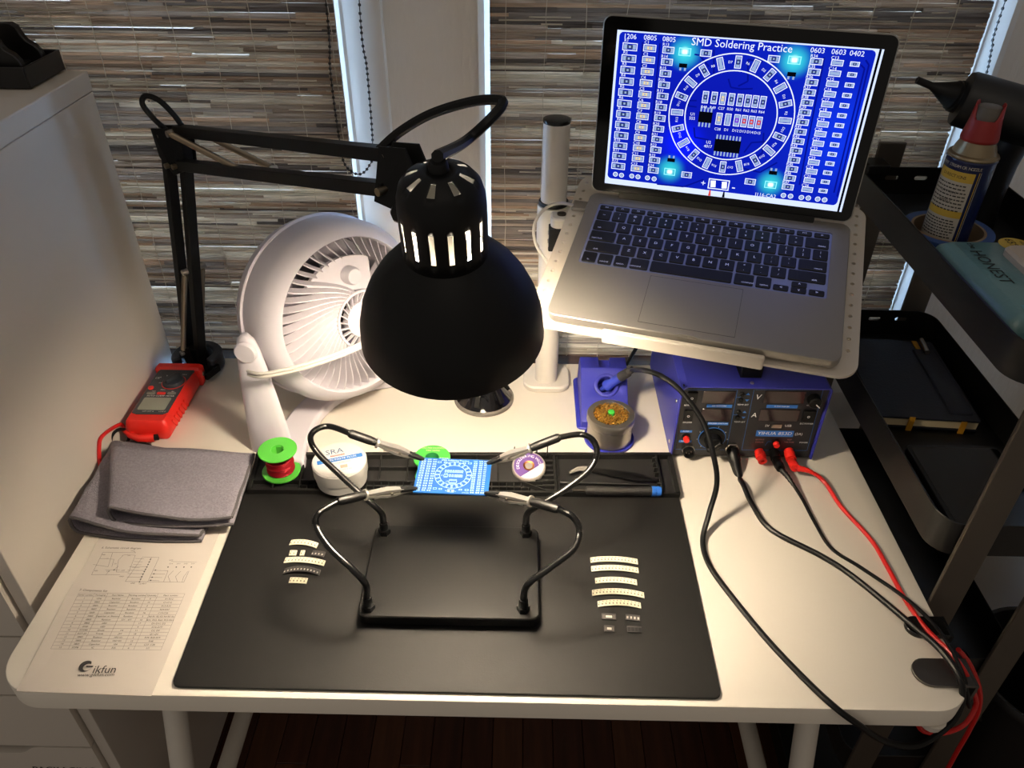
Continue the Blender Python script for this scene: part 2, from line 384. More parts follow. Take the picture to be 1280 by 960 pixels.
# ================================================================== CABINET
CABW = mat('cabinet_white', '#cfc6ba', 0.5)
cab = thing('drawer_cabinet', 'tall white drawer cabinet standing left of the desk', 'cabinet', (-0.21, 0.35, 0))
CX0, CX1, CY0, CY1, CZ = -0.39, -0.03, 0.118, 0.594, 1.188
MB().box((CX1-0.008, (CY0+CY1)/2+0.004, (CZ-0.026)/2+0.012), (0.016, CY1-CY0-0.008, CZ-0.05)).build('side_panel', CABW, cab, bevel=0.001)
MB().box((CX0+0.008, (CY0+CY1)/2+0.004, (CZ-0.026)/2+0.012), (0.016, CY1-CY0-0.008, CZ-0.05)).build('side_panel', CABW, cab, bevel=0.001)
MB().box(((CX0+CX1)/2, CY1-0.006, (CZ-0.026)/2), (CX1-CX0-0.033, 0.010, CZ-0.08)).build('back_panel', CABW, cab)
MB().box(((CX0+CX1)/2, (CY0+CY1)/2, CZ-0.0125), (CX1-CX0+0.002, CY1-CY0, 0.025)).build('top_panel', CABW, cab, bevel=0.0015)
MB().box(((CX0+CX1)/2, (CY0+CY1)/2+0.01, 0.02), (CX1-CX0-0.034, CY1-CY0-0.03, 0.04)).build('plinth', CABW, cab)
nd = 9; hz = (CZ-0.03-0.045)/nd; tagm = mat('label_ink', '#1e1a18', 0.8)
for k in range(nd):                                  # drawer fronts with a scooped finger notch in the upper edge
    z0 = 0.045+k*hz+0.002; z1 = z0+hz-0.004; xl, xr = CX0+0.019, CX1-0.019; xm = (xl+xr)/2
    top = [(xr, z1), (xm+0.085, z1)]+[(xm+0.085-0.03*t/6, z1-0.016*(1-math.cos(PI*t/6))/2) for t in range(1, 7)]+[(xm-0.055-0.03*t/6, z1-0.016*(1+math.cos(PI*t/6))/2) for t in range(0, 7)]+[(xl, z1)]
    poly = [Vector((x, 0, z)) for x, z in [(xl, z0), (xr, z0)]+top]
    d = MB().extr(poly, (0, CY0+0.001, 0), (0, CY0+0.018, 0)).build('drawer_front', CABW, cab, smooth=25)
    MB().box((xm, (CY0+CY1)/2, (z0+z1)/2-0.008), (xr-xl-0.02, CY1-CY0-0.08, hz-0.04)).build('drawer_box', CABW, d)
    if k == 2:
        MB().text('PACKAGING', 0.016, (xm+0.105, CY0+0.0005, z0+0.062), (1, 0, 0), (0, 0, 1), tagm).build('drawer_label', tagm, d, smooth=0)

# black tray and curved black holder on top of the cabinet
TB = mat('tray_black', '#0d0b0a', 0.4)
T0 = atz(38, 112, CZ); T1 = atz(89, 84, CZ)          # right rim bottom, near and far
tr = thing('desk_tray', 'black shallow plastic tray on top of the white cabinet', 'tray', (-0.21, 0.40, CZ))
tx1 = -0.056; ty0, ty1 = 0.505, 0.590; tx0 = -0.33
MB().box(((tx0+tx1)/2, (ty0+ty1)/2, CZ+0.0035), (tx1-tx0, ty1-ty0, 0.003)).build('tray_floor', TB, tr)
for c, d in ((((tx0+tx1)/2, ty0, CZ+0.014), (tx1-tx0, 0.003, 0.024)), (((tx0+tx1)/2, ty1, CZ+0.014), (tx1-tx0, 0.003, 0.024)), ((tx0, (ty0+ty1)/2, CZ+0.014), (0.003, ty1-ty0, 0.024)), ((tx1, (ty0+ty1)/2, CZ+0.014), (0.003, ty1-ty0, 0.024))):
    MB().box(c, d).build('tray_wall', TB, tr, bevel=0.0008)
hd = thing('tape_dispenser', 'black curved plastic holder sitting in the tray on the cabinet', 'tape dispenser', (-0.2, 0.53, CZ+0.005))
prof = [(-0.20, 0.0), (-0.20, 0.058), (-0.092, 0.059), (-0.086, 0.055), (-0.083, 0.045), (-0.079, 0.038), (-0.071, 0.033), (-0.066, 0.026), (-0.064, 0.014), (-0.066, 0.0)]
for yy, nm in ((0.522, 'side_plate'), (0.570, 'side_plate')):
    MB().extr([Vector((x, yy, CZ+0.0052+z*0.95)) for x, z in prof], (0, -0.005, 0), (0, 0.005, 0)).build(nm, TB, hd, smooth=50, bevel=0.001)
MB().box((-0.14, 0.546, CZ+0.013), (0.12, 0.040, 0.014)).build('base_block', TB, hd, bevel=0.002)
MB().cyl((-0.135, 0.528, CZ+0.035), (-0.135, 0.564, CZ+0.035), 0.019, n=24).build('tape_core', mat('tape_core', '#a59b8c', 0.5), hd)

# ================================================================== DESK LAMP
LM = mat('lamp_black', '#0b0b0b', 0.5, spec=0.25)
LIN = mat('lamp_inner_white', '#e8e2d6', 0.5)
SPR = mat('spring_steel', '#8d7f6c', 0.35, 1.0)
Rc = atd(566, 414, 0.727); AX = Vector((0.012, 0.205, -0.975)).normalized()      # opening direction of the shade
lampb = Vector((0.026, 0.565, DZ))
lamp = thing('desk_lamp', 'black swing-arm desk lamp with dome shade lighting the mat', 'lamp', lampb)
LK = 0.172/0.205; Tc = Rc-AX*0.172                                     # cap top
def shp(r, d): return (r, d)
dome = [(0.0355, 0.092), (0.042, 0.098), (0.052, 0.109), (0.0625, 0.123), (0.0715, 0.140), (0.0785, 0.159), (0.083, 0.180), (0.085, 0.205)]; dome = [(r, d*LK) for r, d in dome]
oM = MB(); oM.lathe(dome, None, Tc, AX, 64, False, False); shade = oM.build('shade', LM, lamp, smooth=60)
iM = MB(); iM.lathe([(max(r-0.0012, 0.01), d+0.0006) for r, d in dome[:-1]]+[(0.0840, 0.172), (0.085, 0.172)], None, Tc, AX, 64, False, False); iM.build('shade_lining', LIN, shade, smooth=60)
cap = [(0.0085, 0.000), (0.014, 0.0010), (0.0165, 0.0022), (0.0275, 0.0085), (0.0325, 0.016), (0.0350, 0.027), (0.0356, 0.036), (0.0357, 0.043), (0.0357, 0.078), (0.0356, 0.095)]; cap = [(r, d*LK) for r, d in cap]
def sk(i, k): return (i == 7 and k % 7 in (0, 1)) or (i == 2 and k % 13 in (1, 2, 3, 4))
cM = MB(); cM.lathe(cap, None, Tc, AX, 104 if False else 105, False, False, sk); capo = cM.build('vented_cap', LM, lamp, smooth=50, solid=0.0012)
MB().lathe([(0.0065, -0.008), (0.0078, -0.006), (0.0085, 0.001), (0.0085, 0.004)], None, Tc, AX, 20).build('cord_grommet', LM, lamp, smooth=40)
bulbM = glow('bulb_glow', (1.0, 0.85, 0.66, 1), BULB)
bp = Tc+AX*0.116
MB().lathe([(0.001, -0.034), (0.016, -0.033), (0.022, -0.026), (0.028, -0.012), (0.030, 0.0), (0.028, 0.012), (0.020, 0.023), (0.010, 0.0285), (0.001, 0.030)], None, bp, AX, 24).build('bulb', bulbM, lamp, smooth=60)
MB().lathe([(0.015, 0.020), (0.017, 0.03), (0.0175, 0.065), (0.021, 0.080)], None, Tc, AX, 24).build('bulb_neck', mat('bulb_neck', '#e0dbd0', 0.4), lamp, smooth=60)
# arms
E0 = aty(216, 176, 0.568)                            # elbow
J = atd(488, 222, 0.742)                             # head joint
ad = (J-E0); ah = Vector((ad.x, ad.y, 0)).normalized(); an = Vector((-ah.y, ah.x, 0))      # an: across the arm (horizontal)
def barpair(pts0, pts1, nm, w=0.0135):
    for a, b in ((pts0[0], pts1[0]), (pts0[1], pts1[1])):
        MB().bar(a, b, w, w, None, an.cross(b-a)).build(nm, LM, lamp, bevel=0.0008)
ea = aty(207, 168, 0.572); eb = aty(230, 172, 0.560)
la = Vector((0.014, 0.568, DZ+0.040)); lb = Vector((0.036, 0.560, DZ+0.040))
la = aty(238, 448, 0.572); lb = aty(251, 448, 0.560)
barpair((la, lb), (ea, eb), 'lower_arm_bar')
ua0 = aty(222, 163, 0.562); ub0 = aty(226, 206, 0.557)
ua1 = atd(489, 193, 0.752); ub1 = atd(484, 236, 0.752)
barpair((ua0, ub0), (ua1, ub1), 'upper_arm_bar')
ec = (ua0+ub0+ea)/3
for s in (-1, 1):                                    # elbow plates either side
    o_ = an*(0.009*s)
    pts = [ea+o_+Vector((-0.008, 0, 0.010)), ua0+o_+Vector((0.012, 0, 0.004)), ub0+o_+Vector((0.012, 0, -0.006)), ub0+o_+Vector((-0.002, 0, -0.012)), ea+o_+Vector((-0.006, 0, -0.028))]
    MB().extr(pts, an*(-0.0009), an*0.0009).build('elbow_plate', LM, lamp, smooth=0)
for q in (ea, ua0, ub0, aty(217, 205, 0.56)):
    MB().cyl(q-an*0.0125, q+an*0.0125, 0.0036, n=10, m=None).build('bolt', SPR, lamp)
for s in (-1, 1):
    o_ = an*(0.0085*s)
    pts = [ua1+o_+Vector((-0.004, 0, 0.010)), ua1+o_+Vector((0.022, -0.01, 0.012)), ub1+o_+Vector((0.046, -0.015, -0.002)), ub1+o_+Vector((0.030, -0.01, -0.022)), ub1+o_+Vector((-0.006, 0, -0.010))]
    MB().extr(pts, an*(-0.0011), an*0.0011).build('head_plate', LM, lamp, smooth=0)
for q in (ua1, ub1, ub1+Vector((0.024, -0.008, -0.008))):
    MB().cyl(q-an*0.0125, q+an*0.0125, 0.0042, n=12).build('bolt', SPR, lamp)
hk = ub1+Vector((0.026, -0.012, -0.014))
MB().lathe([(0.006, 0), (0.010, 0.002), (0.010, 0.010), (0.006, 0.013)], None, hk-an*0.011, -an, 6).build('tilt_knob', LM, lamp, smooth=0)
capside = Tc+AX*0.030
hv = (capside-(ub1+Vector((0.03, -0.01, 0.004)))).normalized()
MB().cyl(ub1+Vector((0.024, -0.008, 0.004)), capside-hv*0.034, 0.0075, n=14).build('swivel_stem', LM, lamp)
MB().box(capside-hv*0.040, (0.010, 0.018, 0.024), None, hv.to_track_quat('X', 'Z').to_matrix()).build('swivel_bracket', SPR, lamp, bevel=0.001)
def spring(a, b, r=0.0042):
    a = Vector(a); b = Vector(b); L = (b-a).length; n = int(L/0.0016); prof = []
    for i in range(n): z = 0.006+(L-0.012)*i/n; prof += [(r*0.86, z), (r, z+0.0006), (r*0.86, z+0.0012)]
    MB().lathe([(0.0012, 0), (0.0012, 0.004), (r*0.6, 0.006)]+prof+[(r*0.6, L-0.006), (0.0012, L-0.004), (0.0012, L)], None, a, b-a, 10).build('spring', SPR, lamp, smooth=30)
    for q in (a, b): MB().cyl(q-an*0.004, q+an*0.004, 0.0042, n=10).build('spring_pin', STEEL, lamp)
spring(aty(212, 167, 0.545), aty(314, 219, 0.445)); spring(aty(246, 163, 0.59), aty(342, 211, 0.475))
spring(aty(231, 340, 0.545), aty(229, 441, 0.545)); spring(aty(253, 332, 0.60), aty(252, 408, 0.60))
# clamp bracket at the bottom of the post
MB().box((0.026, 0.566, DZ+0.0225), (0.024, 0.022, 0.044)).build('post_bracket', LM, lamp, bevel=0.001)
MB().bar(aty(231, 436, 0.545), aty(243, 463, 0.545), 0.012, 0.004, None, (0, -1, 0.2)).build('bracket_ear', LM, lamp)
MB().box((0.026, 0.580, DZ-0.0325), (0.04, 0.04, 0.003)).build('clamp_jaw', LM, lamp)
MB().cyl((0.026, 0.574, DZ-0.065), (0.026, 0.574, DZ-0.0345), 0.009, n=16).build('clamp_screw', LM, lamp)
# cords
cord = spl([atd(472, 190, 0.76), atd(500, 165, 0.755), atd(540, 142, 0.745), atd(590, 127, 0.735), atd(622, 125, 0.73), atd(628, 131, 0.725), atd(610, 152, 0.72), atd(580, 178, 0.715), Tc-AX*0.012], 8)
MB().tube(cord, 0.0050, 8).build('power_cord', BLACK, lamp)
cord = spl([aty(207, 162, 0.57), aty(192, 148, 0.565), aty(178, 130, 0.56), aty(182, 120, 0.56), aty(198, 125, 0.56), aty(216, 142, 0.56), aty(228, 158, 0.56)], 8)
MB().tube(cord, 0.0036, 8).build('power_cord', BLACK, lamp)

# ================================================================== FAN
FW = mat('fan_white', '#d0cad0', 0.42); FW2 = mat('fan_white_inner', '#c9c3ca', 0.5)
FC = Vector((0.298, 0.466, 0.893)); psi, eps = math.radians(46), math.radians(11)
ff = Vector((math.sin(psi)*math.cos(eps), -math.cos(psi)*math.cos(eps), math.sin(eps))); fr = Vector((math.cos(psi), math.sin(psi), 0)); fu = fr.cross(ff)*-1
fu = ff.cross(fr) if ff.cross(fr).z > 0 else fr.cross(ff)
fan = thing('desk_fan', 'white round desk fan with spiral grille behind the lamp', 'fan', (FC.x, FC.y, DZ))
FR = 0.117
MB().lathe([(0.085, -0.085), (0.104, -0.080), (0.113, -0.066), (FR+0.001, -0.050), (FR+0.001, -0.047), (FR-0.002, -0.046), (FR-0.002, -0.010), (FR-0.010, 0.008), (FR-0.020, 0.014), (0.096, 0.013), (0.095, 0.006), (0.099, -0.03), (0.095, -0.075)], None, FC, ff, 64, False, False).build('housing', FW, fan, smooth=40)
MB().lathe([(0.004, -0.082), (0.095, -0.078), (0.095, -0.0775), (0.004, -0.081)], None, FC, ff, 48).build('back_plate', mat('fan_grey', '#8b8890', 0.6), fan)
mot = MB(); mot.lathe([(0.034, -0.078), (0.036, -0.05), (0.030, -0.045)], None, FC, ff, 32); mot.build('motor', mat('motor_dark', '#262428', 0.5), fan)
for k in range(5):                                   # blades
    a0 = 2*PI*k/5; mb = MB(); rows = []
    for i in range(5):
        r = 0.026+0.062*i/4; row = []
        for j in range(5):
            a = a0+(-0.42+0.84*j/4)*(0.7+0.1*i); row.append(FC+ff*(-0.040+0.014*(j/4-0.5)*(1.2-0.1*i))+fr*(r*math.cos(a))+fu*(r*math.sin(a)))
        rows.append(row)
    vs = [p for r_ in rows for p in r_]; mb.add(vs, [(i*5+j, i*5+j+1, (i+1)*5+j+1, (i+1)*5+j) for i in range(4) for j in range(4)])
    mb.build('blade', mat('fan_blade', '#a9a4ac', 0.4), fan, smooth=60, solid=0.0015)
HUB = 0.034; HR = 0.036; nv = 48
def dome_z(t): return 0.008+(HUB-0.008)*math.sin(t*PI/2)
for k in range(nv):
    a0 = 2*PI*k/nv; deg = math.degrees(a0) % 360
    short = 60 < deg < 132
    mb = MB(); rg = []; N = 8
    for i in range(N+1):
        t = i/N*(0.34 if short else 1.0); r = 0.0955-(0.0955-HR)*t; a = a0-0.55*t*t-0.1*t
        rad = fr*math.cos(a)+fu*math.sin(a); tan = -fr*math.sin(a)+fu*math.cos(a); c = FC+ff*dome_z(t)+rad*r
        w = 0.0007; hgt = 0.012*(1-0.45*t)
        rg.append([c-tan*w, c+tan*w, c+tan*w-ff*hgt-tan*0.004, c-tan*w-ff*hgt-tan*0.004])
    mb.rings(rg); mb.build('grille_vane', FW, fan, smooth=0)
MB().lathe([(HR+0.001, HUB-0.002), (HR+0.001, HUB+0.0015), (HR-0.002, HUB+0.0015), (HR-0.002, HUB-0.006)], None, FC, ff, 40, False, False).build('hub_ring', FW, fan, smooth=30)
for k in range(24):
    a = 2*PI*k/24; mb = MB(); rad = fr*math.cos(a)+fu*math.sin(a); tan = -fr*math.sin(a)+fu*math.cos(a)
    MB().bar(FC+ff*(HUB-0.004)+rad*0.021+tan*0.004, FC+ff*(HUB-0.001)+rad*0.035, 0.0012, 0.005, None, ff).build('hub_vane', FW, fan, smooth=0)
MB().lathe([(0.001, HUB+0.0025), (0.017, HUB+0.002), (0.022, HUB-0.001), (0.022, HUB-0.012)], None, FC, ff, 32).build('hub_disc', FW, fan, smooth=50)
# control panel let into the upper part of the grille, with a round knob
pp = []
for i in range(13): a = math.radians(58+76*i/12); pp.append(FC+ff*0.010+(fr*math.cos(a)+fu*math.sin(a))*0.074)
for i in range(7): a = math.radians(134-76*i/6); pp.append(FC+ff*0.019+(fr*math.cos(a-0.45)+fu*math.sin(a-0.45))*0.034)
pan = MB(); pan.extr(pp, ff*(-0.006), ff*0.0); pan.build('control_panel', FW, fan, smooth=25)
kc = FC+ff*0.013+(fr*math.cos(math.radians(84))+fu*math.sin(math.radians(84)))*0.052
MB().lathe([(0.0115, 0), (0.011, 0.010), (0.009, 0.014), (0.001, 0.015)], None, kc, ff, 24).build('speed_knob', FW, fan, smooth=50)
# stand: two legs with pivot discs and a curved foot
for s in (-1, 1):
    pv = FC+fr*(0.126*s)-ff*0.022
    ft = Vector((FC.x, FC.y, DZ))+fr*(0.128*s)+Vector((ff.x, ff.y, 0)).normalized()*(-0.010); ft.z = DZ
    rg = []
    fh = Vector((ff.x, ff.y, 0)).normalized(); wd_ = (fh*0.80-fr*(0.60*s)).normalized(); wn_ = Vector((-wd_.y, wd_.x, 0))
    for t, w, th in ((0.0, 0.060, 0.016), (0.03, 0.060, 0.018), (0.3, 0.054, 0.018), (0.6, 0.045, 0.016), (0.85, 0.037, 0.014), (1.0, 0.030, 0.013), (1.09, 0.022, 0.012), (1.13, 0.008, 0.010)):
        c = ft+(pv-ft)*t; rg.append([c+wd_*(w/2*math.cos(2*PI*k/16))*(1 if abs(math.cos(2*PI*k/16)) < 0.8 else 0.97)+wn_*(th/2*math.sin(2*PI*k/16)) for k in range(16)])
    lg = MB(); lg.rings(rg); lg = lg.build('stand_leg', FW, fan, smooth=60)
    MB().lathe([(0.0135, 0), (0.0135, 0.0045), (0.012, 0.006), (0.001, 0.0068)], None, pv-wn_*0.0045*(1 if wn_.dot(fr*s) < 0 else -1), wn_*(1 if wn_.dot(fr*s) > 0 else -1), 32).build('pivot_cover', FW, lg, smooth=40)
fh = Vector((ff.x, ff.y, 0)).normalized()
outer = []; inner = []
for i in range(25):
    t = -1+2*i/24; b0 = Vector((FC.x, FC.y, 0)); sag = 0.060*(1-t*t)
    outer.append(b0+fr*(0.137*t)+fh*(0.000-sag*1.15+ (0.02 if abs(t) > 0.99 else 0)))
    inner.append(b0+fr*(0.120*t)+fh*(0.050-sag*1.35))
poly = [(p.x, p.y) for p in outer]+[(p.x, p.y) for p in reversed(inner)]
bs = MB(); bs.prism(poly, DZ+0.0005, DZ+0.016); bs.build('base', FW, fan, smooth=20, bevel=0.004, seg=3)
# its own cord wrapped loosely round leg and grille
FK = 1.10; lp = FC+fr*(-0.134); wrap = [atd(310, 466, 0.985), atd(330, 469, 0.968), atd(380, 458, 0.955), atd(430, 441, 0.945), atd(480, 418, 0.94), atd(530, 400, 0.945)]
WC = mat('white_cord', '#d9d3c9', 0.5)
for dy in (-0.0022, 0.0022): MB().tube(spl([ORG[fan]+(p-ORG[fan])/FK+Vector((0, 0, dy)) for p in wrap], 6), 0.0021, 8).build('power_cord', WC, fan)
fan.scale = (FK, FK, FK)

# ================================================================== CLAMP METER, LEADS, TOWEL, PAPER
RED = mat('red_plastic', '#e0261c', 0.4); REDC = mat('red_cable', '#c91a17', 0.4)
MG = mat('meter_grey', '#3a3b40', 0.5); MJ = mat('meter_jaw', '#2c3038', 0.45)
met = thing('clamp_meter', 'red and grey digital clamp meter lying on the desk by the lamp post', 'clamp meter', (0.015, 0.46, DZ))
x0, x1, y0, y1 = -0.019, 0.044, 0.388, 0.520; zt = DZ+0.034
MB().rbox(x0, x1, y0, y1, [(0.006, DZ+0.001), (0.001, DZ+0.008), (0, DZ+0.020), (0.003, zt-0.003), (0.006, zt)], 0.010, seg=4).build('body', RED, met, smooth=40)
MB().rbox(x0-0.004, x1+0.004, y1-0.004, y1+0.014, [(0.004, DZ+0.002), (0, DZ+0.010), (0, zt-0.002), (0.004, zt+0.002)], 0.006, seg=4).build('hand_guard', RED, met, smooth=40)
for k in range(6): MB().box((x1+0.0005, y0+0.022+k*0.009, DZ+0.018), (0.002, 0.003, 0.018), None, Matrix.Rotation(0.5, 3, 'X')).build('grip_rib', RED, met)
fp = [(x0+0.007, y0+0.022), (x0+0.014, y0+0.019), (x1-0.012, y0+0.019), (x1-0.006, y0+0.024), (x1-0.006, y1-0.030), (x1-0.004, y1-0.006), (x0+0.008, y1-0.006), (x0+0.006, y1-0.012)]
MB().prism(fp, zt-0.002, zt+0.0012).build('face_panel', MG, met, smooth=0)
MB().rbox(x0+0.012, x1-0.012, y0+0.028, y0+0.056, [(0, zt), (0, zt+0.0018), (0.001, zt+0.0022)], 0.002, seg=2).build('display', mat('lcd', '#8b8d80', 0.3), met)
for k, m_ in enumerate((MJ, RED, MJ)):
    MB().rbox(x0+0.011+k*0.015, x0+0.023+k*0.015, y0+0.064, y0+0.069, [(0, zt), (0, zt+0.0022), (0.0006, zt+0.0028)], 0.0015, seg=2).build('button', mat('btn_grey', '#77756e', 0.5) if m_ is MJ else RED, met)
MB().lathe([(0.004, 0), (0.004, 0.003), (0.003, 0.0036)], None, (x0+0.012, y0+0.079, zt), (0, 0, 1), 16).build('button', RED, met)
dc = Vector((x0+0.040, y0+0.094, zt))
dl = MB().lathe([(0.0155, 0), (0.0150, 0.005), (0.0135, 0.007)], None, dc, (0, 0, 1), 32).build('range_dial', MJ, met)
MB().box(dc+Vector((0, 0, 0.0095)), (0.006, 0.025, 0.007), None, Matrix.Rotation(-0.5, 3, 'Z')).build('dial_grip', MJ, dl, bevel=0.001)
MB().lathe([(0.0162, 0.0012), (0.0172, 0.0012), (0.0172, 0.0019), (0.0162, 0.0019)], None, dc, (0, 0, 1), 32, False, False).build('dial_ring', RED, met)
pr = MB()
for t, sz, x, y in (('AUTO CLAMP METER', 0.0042, 0.0, 0.0605), ('600V CAT III', 0.003, -0.004, 0.0245), ('LOW Z', 0.003, 0.016, 0.0245), ('V', 0.0045, -0.009, 0.110), ('A', 0.004, -0.017, 0.106), ('NCV', 0.0034, 0.016, 0.114), ('CE', 0.0055, -0.021, 0.104), ('OFF', 0.003, -0.012, 0.092), ('DATA', 0.0026, -0.002, 0.0755), ('MAX', 0.0026, -0.014, 0.0715), ('REL', 0.0026, 0.014, 0.0715)):
    pr.text(t, sz, (0.014+x, y0+y, zt+0.0015), (1, 0, 0), (0, 1, 0), PRINTW)
pr.build('panel_print', PRINTW, met, smooth=0)
jc = Vector((0.025, 0.566, 0)); jo = []; ji = []
for k in range(33):
    a = math.radians(-128+256*k/32)+PI/2; jo.append((jc.x+0.0385*math.cos(a), jc.y+0.037*math.sin(a))); ji.append((jc.x+0.0235*math.cos(a), jc.y+0.0235*math.sin(a)))
MB().prism(jo+ji[::-1], DZ+0.006, DZ+0.032).build('jaw', MJ, met, smooth=40, bevel=0.003)
MB().box((x1+0.010, y1+0.018, DZ+0.016), (0.010, 0.030, 0.012), None, Matrix.Rotation(-0.4, 3, 'Z')).build('jaw_lever', BLACK, met, bevel=0.001)
MB().cyl((x1+0.003, y1+0.004, DZ+0.022), (x1+0.0052, y1+0.004, DZ+0.022), 0.004, n=16).build('flashlight_lens', STEEL, met)
ld = thing('red_test_lead', 'red test lead with banana plug in front of the clamp meter', 'test lead', (0.0, 0.38, DZ))
pz = DZ+0.010
MB().tube(spl([(0.022, 0.386, pz), (0.004, 0.381, pz+0.002), (-0.012, 0.388, pz+0.003), (-0.022, 0.396, pz+0.004)], 5), [0.0062]*2+[0.0058]*4+[0.0048]*5+[0.0040]*5, 12).build('plug', RED, ld)
MB().tube(spl([(-0.022, 0.396, pz+0.004), (-0.026, 0.3965, pz+0.014), atx(128, 545, -0.027), atx(124, 560, -0.027), atx(126, 585, -0.025), atz(136, 606, DZ+0.004)], 7), 0.0026, 8).build('cable', REDC, ld)
MB().cyl((0.022, 0.386, pz), (0.028, 0.3875, pz), 0.0046, n=12).build('plug_tip', BLACK, ld)
rg = thing('black_test_lead', 'black cable loop standing up beside the red plug', 'test lead', (-0.015, 0.37, DZ))
c_ = aty(150, 548, 0.384); n_ = Vector((0.85, -0.5, 0.1)).normalized(); a_ = n_.orthogonal().normalized(); b_ = n_.cross(a_)
MB().tube([c_+a_*(0.0135*math.cos(2*PI*k/24))+b_*(0.0135*math.sin(2*PI*k/24)) for k in range(24)], 0.0022, 8, closed=True).build('cable_loop', BLACK, rg)
MB().tube(spl([c_+Vector((0.004, 0, -0.012)), (0.002, 0.377, DZ+0.006), (0.02, 0.372, DZ+0.004)], 6), 0.0045, 10).build('plug', BLACK, rg)

TW = mat('towel_grey', '#87818a', 0.95, bump=1.0, bscale=700, var=0.15, vscale=350)
TWH = mat('towel_hem', '#4f4b4d', 0.9, bump=0.5, bscale=900)
tw = thing('cleaning_towel', 'grey microfiber towel folded in layers on the desk corner', 'towel', (0.07, 0.29, DZ))
def fold(FL, FR, BR, BL, z0, hl, hr, nm, seed, skewr=0.0):
    rd = random.Random(seed); path = []
    for i in range(15): path.append((1-0.94*i/14, 0.0))
    for i in range(1, 8): a = PI*i/8; path.append((0.06-0.055*math.sin(a), 0.5-0.5*math.cos(a)))
    for i in range(15): path.append((0.06+0.94*i/14, 1.0))
    NV = 14; rows = []
    for j in range(NV+1):
        v = j/NV; row = []
        for k, (s, q) in enumerate(path):
            P = FL*((1-s)*(1-v))+FR*(s*(1-v))+BR*(s*v)+BL*((1-s)*v)
            h = (hl*(1-s)**1.6+hr)*(1-0.35*v)
            w = 0.0013*math.sin(9*s+5*v+seed)+0.0010*math.sin(17*v-6*s+seed*2)
            z = z0+q*h+(w+0.0012 if q > 0.5 else 0)
            P = Vector((P.x, P.y-0.006*math.sin(PI*s)*(1-v), z)); row.append(P)
        rows.append(row)
    mb = MB(); n = len(path); vs = [p for r in rows for p in r]
    mb.add(vs, [(j*n+k, j*n+k+1, (j+1)*n+k+1, (j+1)*n+k) for j in range(NV) for k in range(n-1)])
    o = mb.build(nm, TW, tw, smooth=70, solid=0.0034)
    MB().tube(rows[0], 0.0021, 6).build('hem', TWH, o)
    MB().tube([r[-1] for r in rows], 0.0021, 6).build('hem', TWH, o)
zl = DZ+0.003
fold(atz(92, 664, zl), atz(252, 676, zl), atz(300, 575, zl), atz(142, 562, zl), zl, 0.016, 0.008, 'lower_fold', 1)
zu = DZ+0.018
fold(atz(140, 652, zu), atz(292, 655, zu), atz(318, 572, zu), atz(143, 567, zu), zu, 0.017, 0.009, 'upper_fold', 4)

PAPER = mat('paper', '#c9bfb4', 0.85, var=0.03, vscale=12)
pz = DZ+0.0004
def pq(x, y, z=0.0011): return atz(60+x/5.332, 670+y/5.332, DZ+z)
pp = thing('instruction_sheet', 'printed paper sheet with circuit diagram and parts table on desk corner', 'paper', (0.09, 0.1, DZ))
L_ = [(20, 864), (38, 830), (70, 770), (82, 745), (107, 705), (130, 660)]; R_ = [(189, 870), (205, 832), (228, 778), (239, 752), (253, 718), (276, 662)]
rows = []
for j, ((a, b), (c, d)) in enumerate(zip(L_, R_)):
    zz = DZ+0.0006+(0.0006 if j in (2,) else 0)
    rows.append([atz(a+(c-a)*t, b+(d-b)*t, zz+(0.0010 if t in (0,) and j in (1, 2) else 0)) for t in (0, .12, .5, .55, 1)])
mb = MB(); mb.add([p for r in rows for p in r], [(j*5+k, j*5+k+1, (j+1)*5+k+1, (j+1)*5+k) for j in range(5) for k in range(4)]); mb.build('sheet', PAPER, pp, smooth=0, solid=0.0003)
pr = MB()
def pline(a, b, w=0.00035, m=INK):
    A = pq(*a, 0.0017); B = pq(*b, 0.0017); d = (B-A).normalized(); s = Vector((-d.y, d.x, 0))*(w/2); pr.quad([A-s, B-s, B+s, A+s], m)
GI = mat('table_line', '#7f776f', 0.85)
tx = (205, 313, 400, 545, 660, 735, 912); bx = (18, 135, 215, 370, 495, 570, 752)
def cell(i, t): return (tx[i]+(bx[i]-tx[i])*t, 380+4*i/6+(372+4*i/6)*t)
for i in range(7): pline(cell(i, 0), cell(i, 1), 0.0003, GI)
for r in range(17): t = r/16; pline(cell(0, t), cell(6, t), 0.0003, GI)
hdr = ['Serial number', 'Packaging', 'Part Name', 'Marking number', 'Quantity', 'Mark number']
parts = ['Resistor', 'Capacitor', 'Resistor', 'Resistor', 'Capacitor', 'Capacitor or Resistor', 'Resistor', 'LED', 'LED', 'Diode', 'Triode', 'Resistor', 'Resistor', 'Capacitor', 'IC', 'IC']
pk = ['1206', '0805', '0805', '0603', '0603', '0402', '0805', '0805', '5050', 'SOD80', 'SOT-23', '0805', '0805', '0805', 'SOP8', 'SOP16']
mk = ['Random', 'Random', 'Random', 'Random', 'Random', 'Random', '331 - 471', '', '', '1N', 'J3Y', '100/101', '103/105', '104', '555', '4017']
rf = ['R1-R12', 'C1-C12', 'R13-R33', 'R34-R47', 'C13-C26', 'R0 R1 R2 R3 R4 R5 R6', 'R51, R55, R60, R63-R65', 'D1-D11, D5', 'D16-D19', 'D2, D9', 'Q1-Q4', 'R49, R50-R59', 'R48', 'C27, C28', 'U1', 'U2']
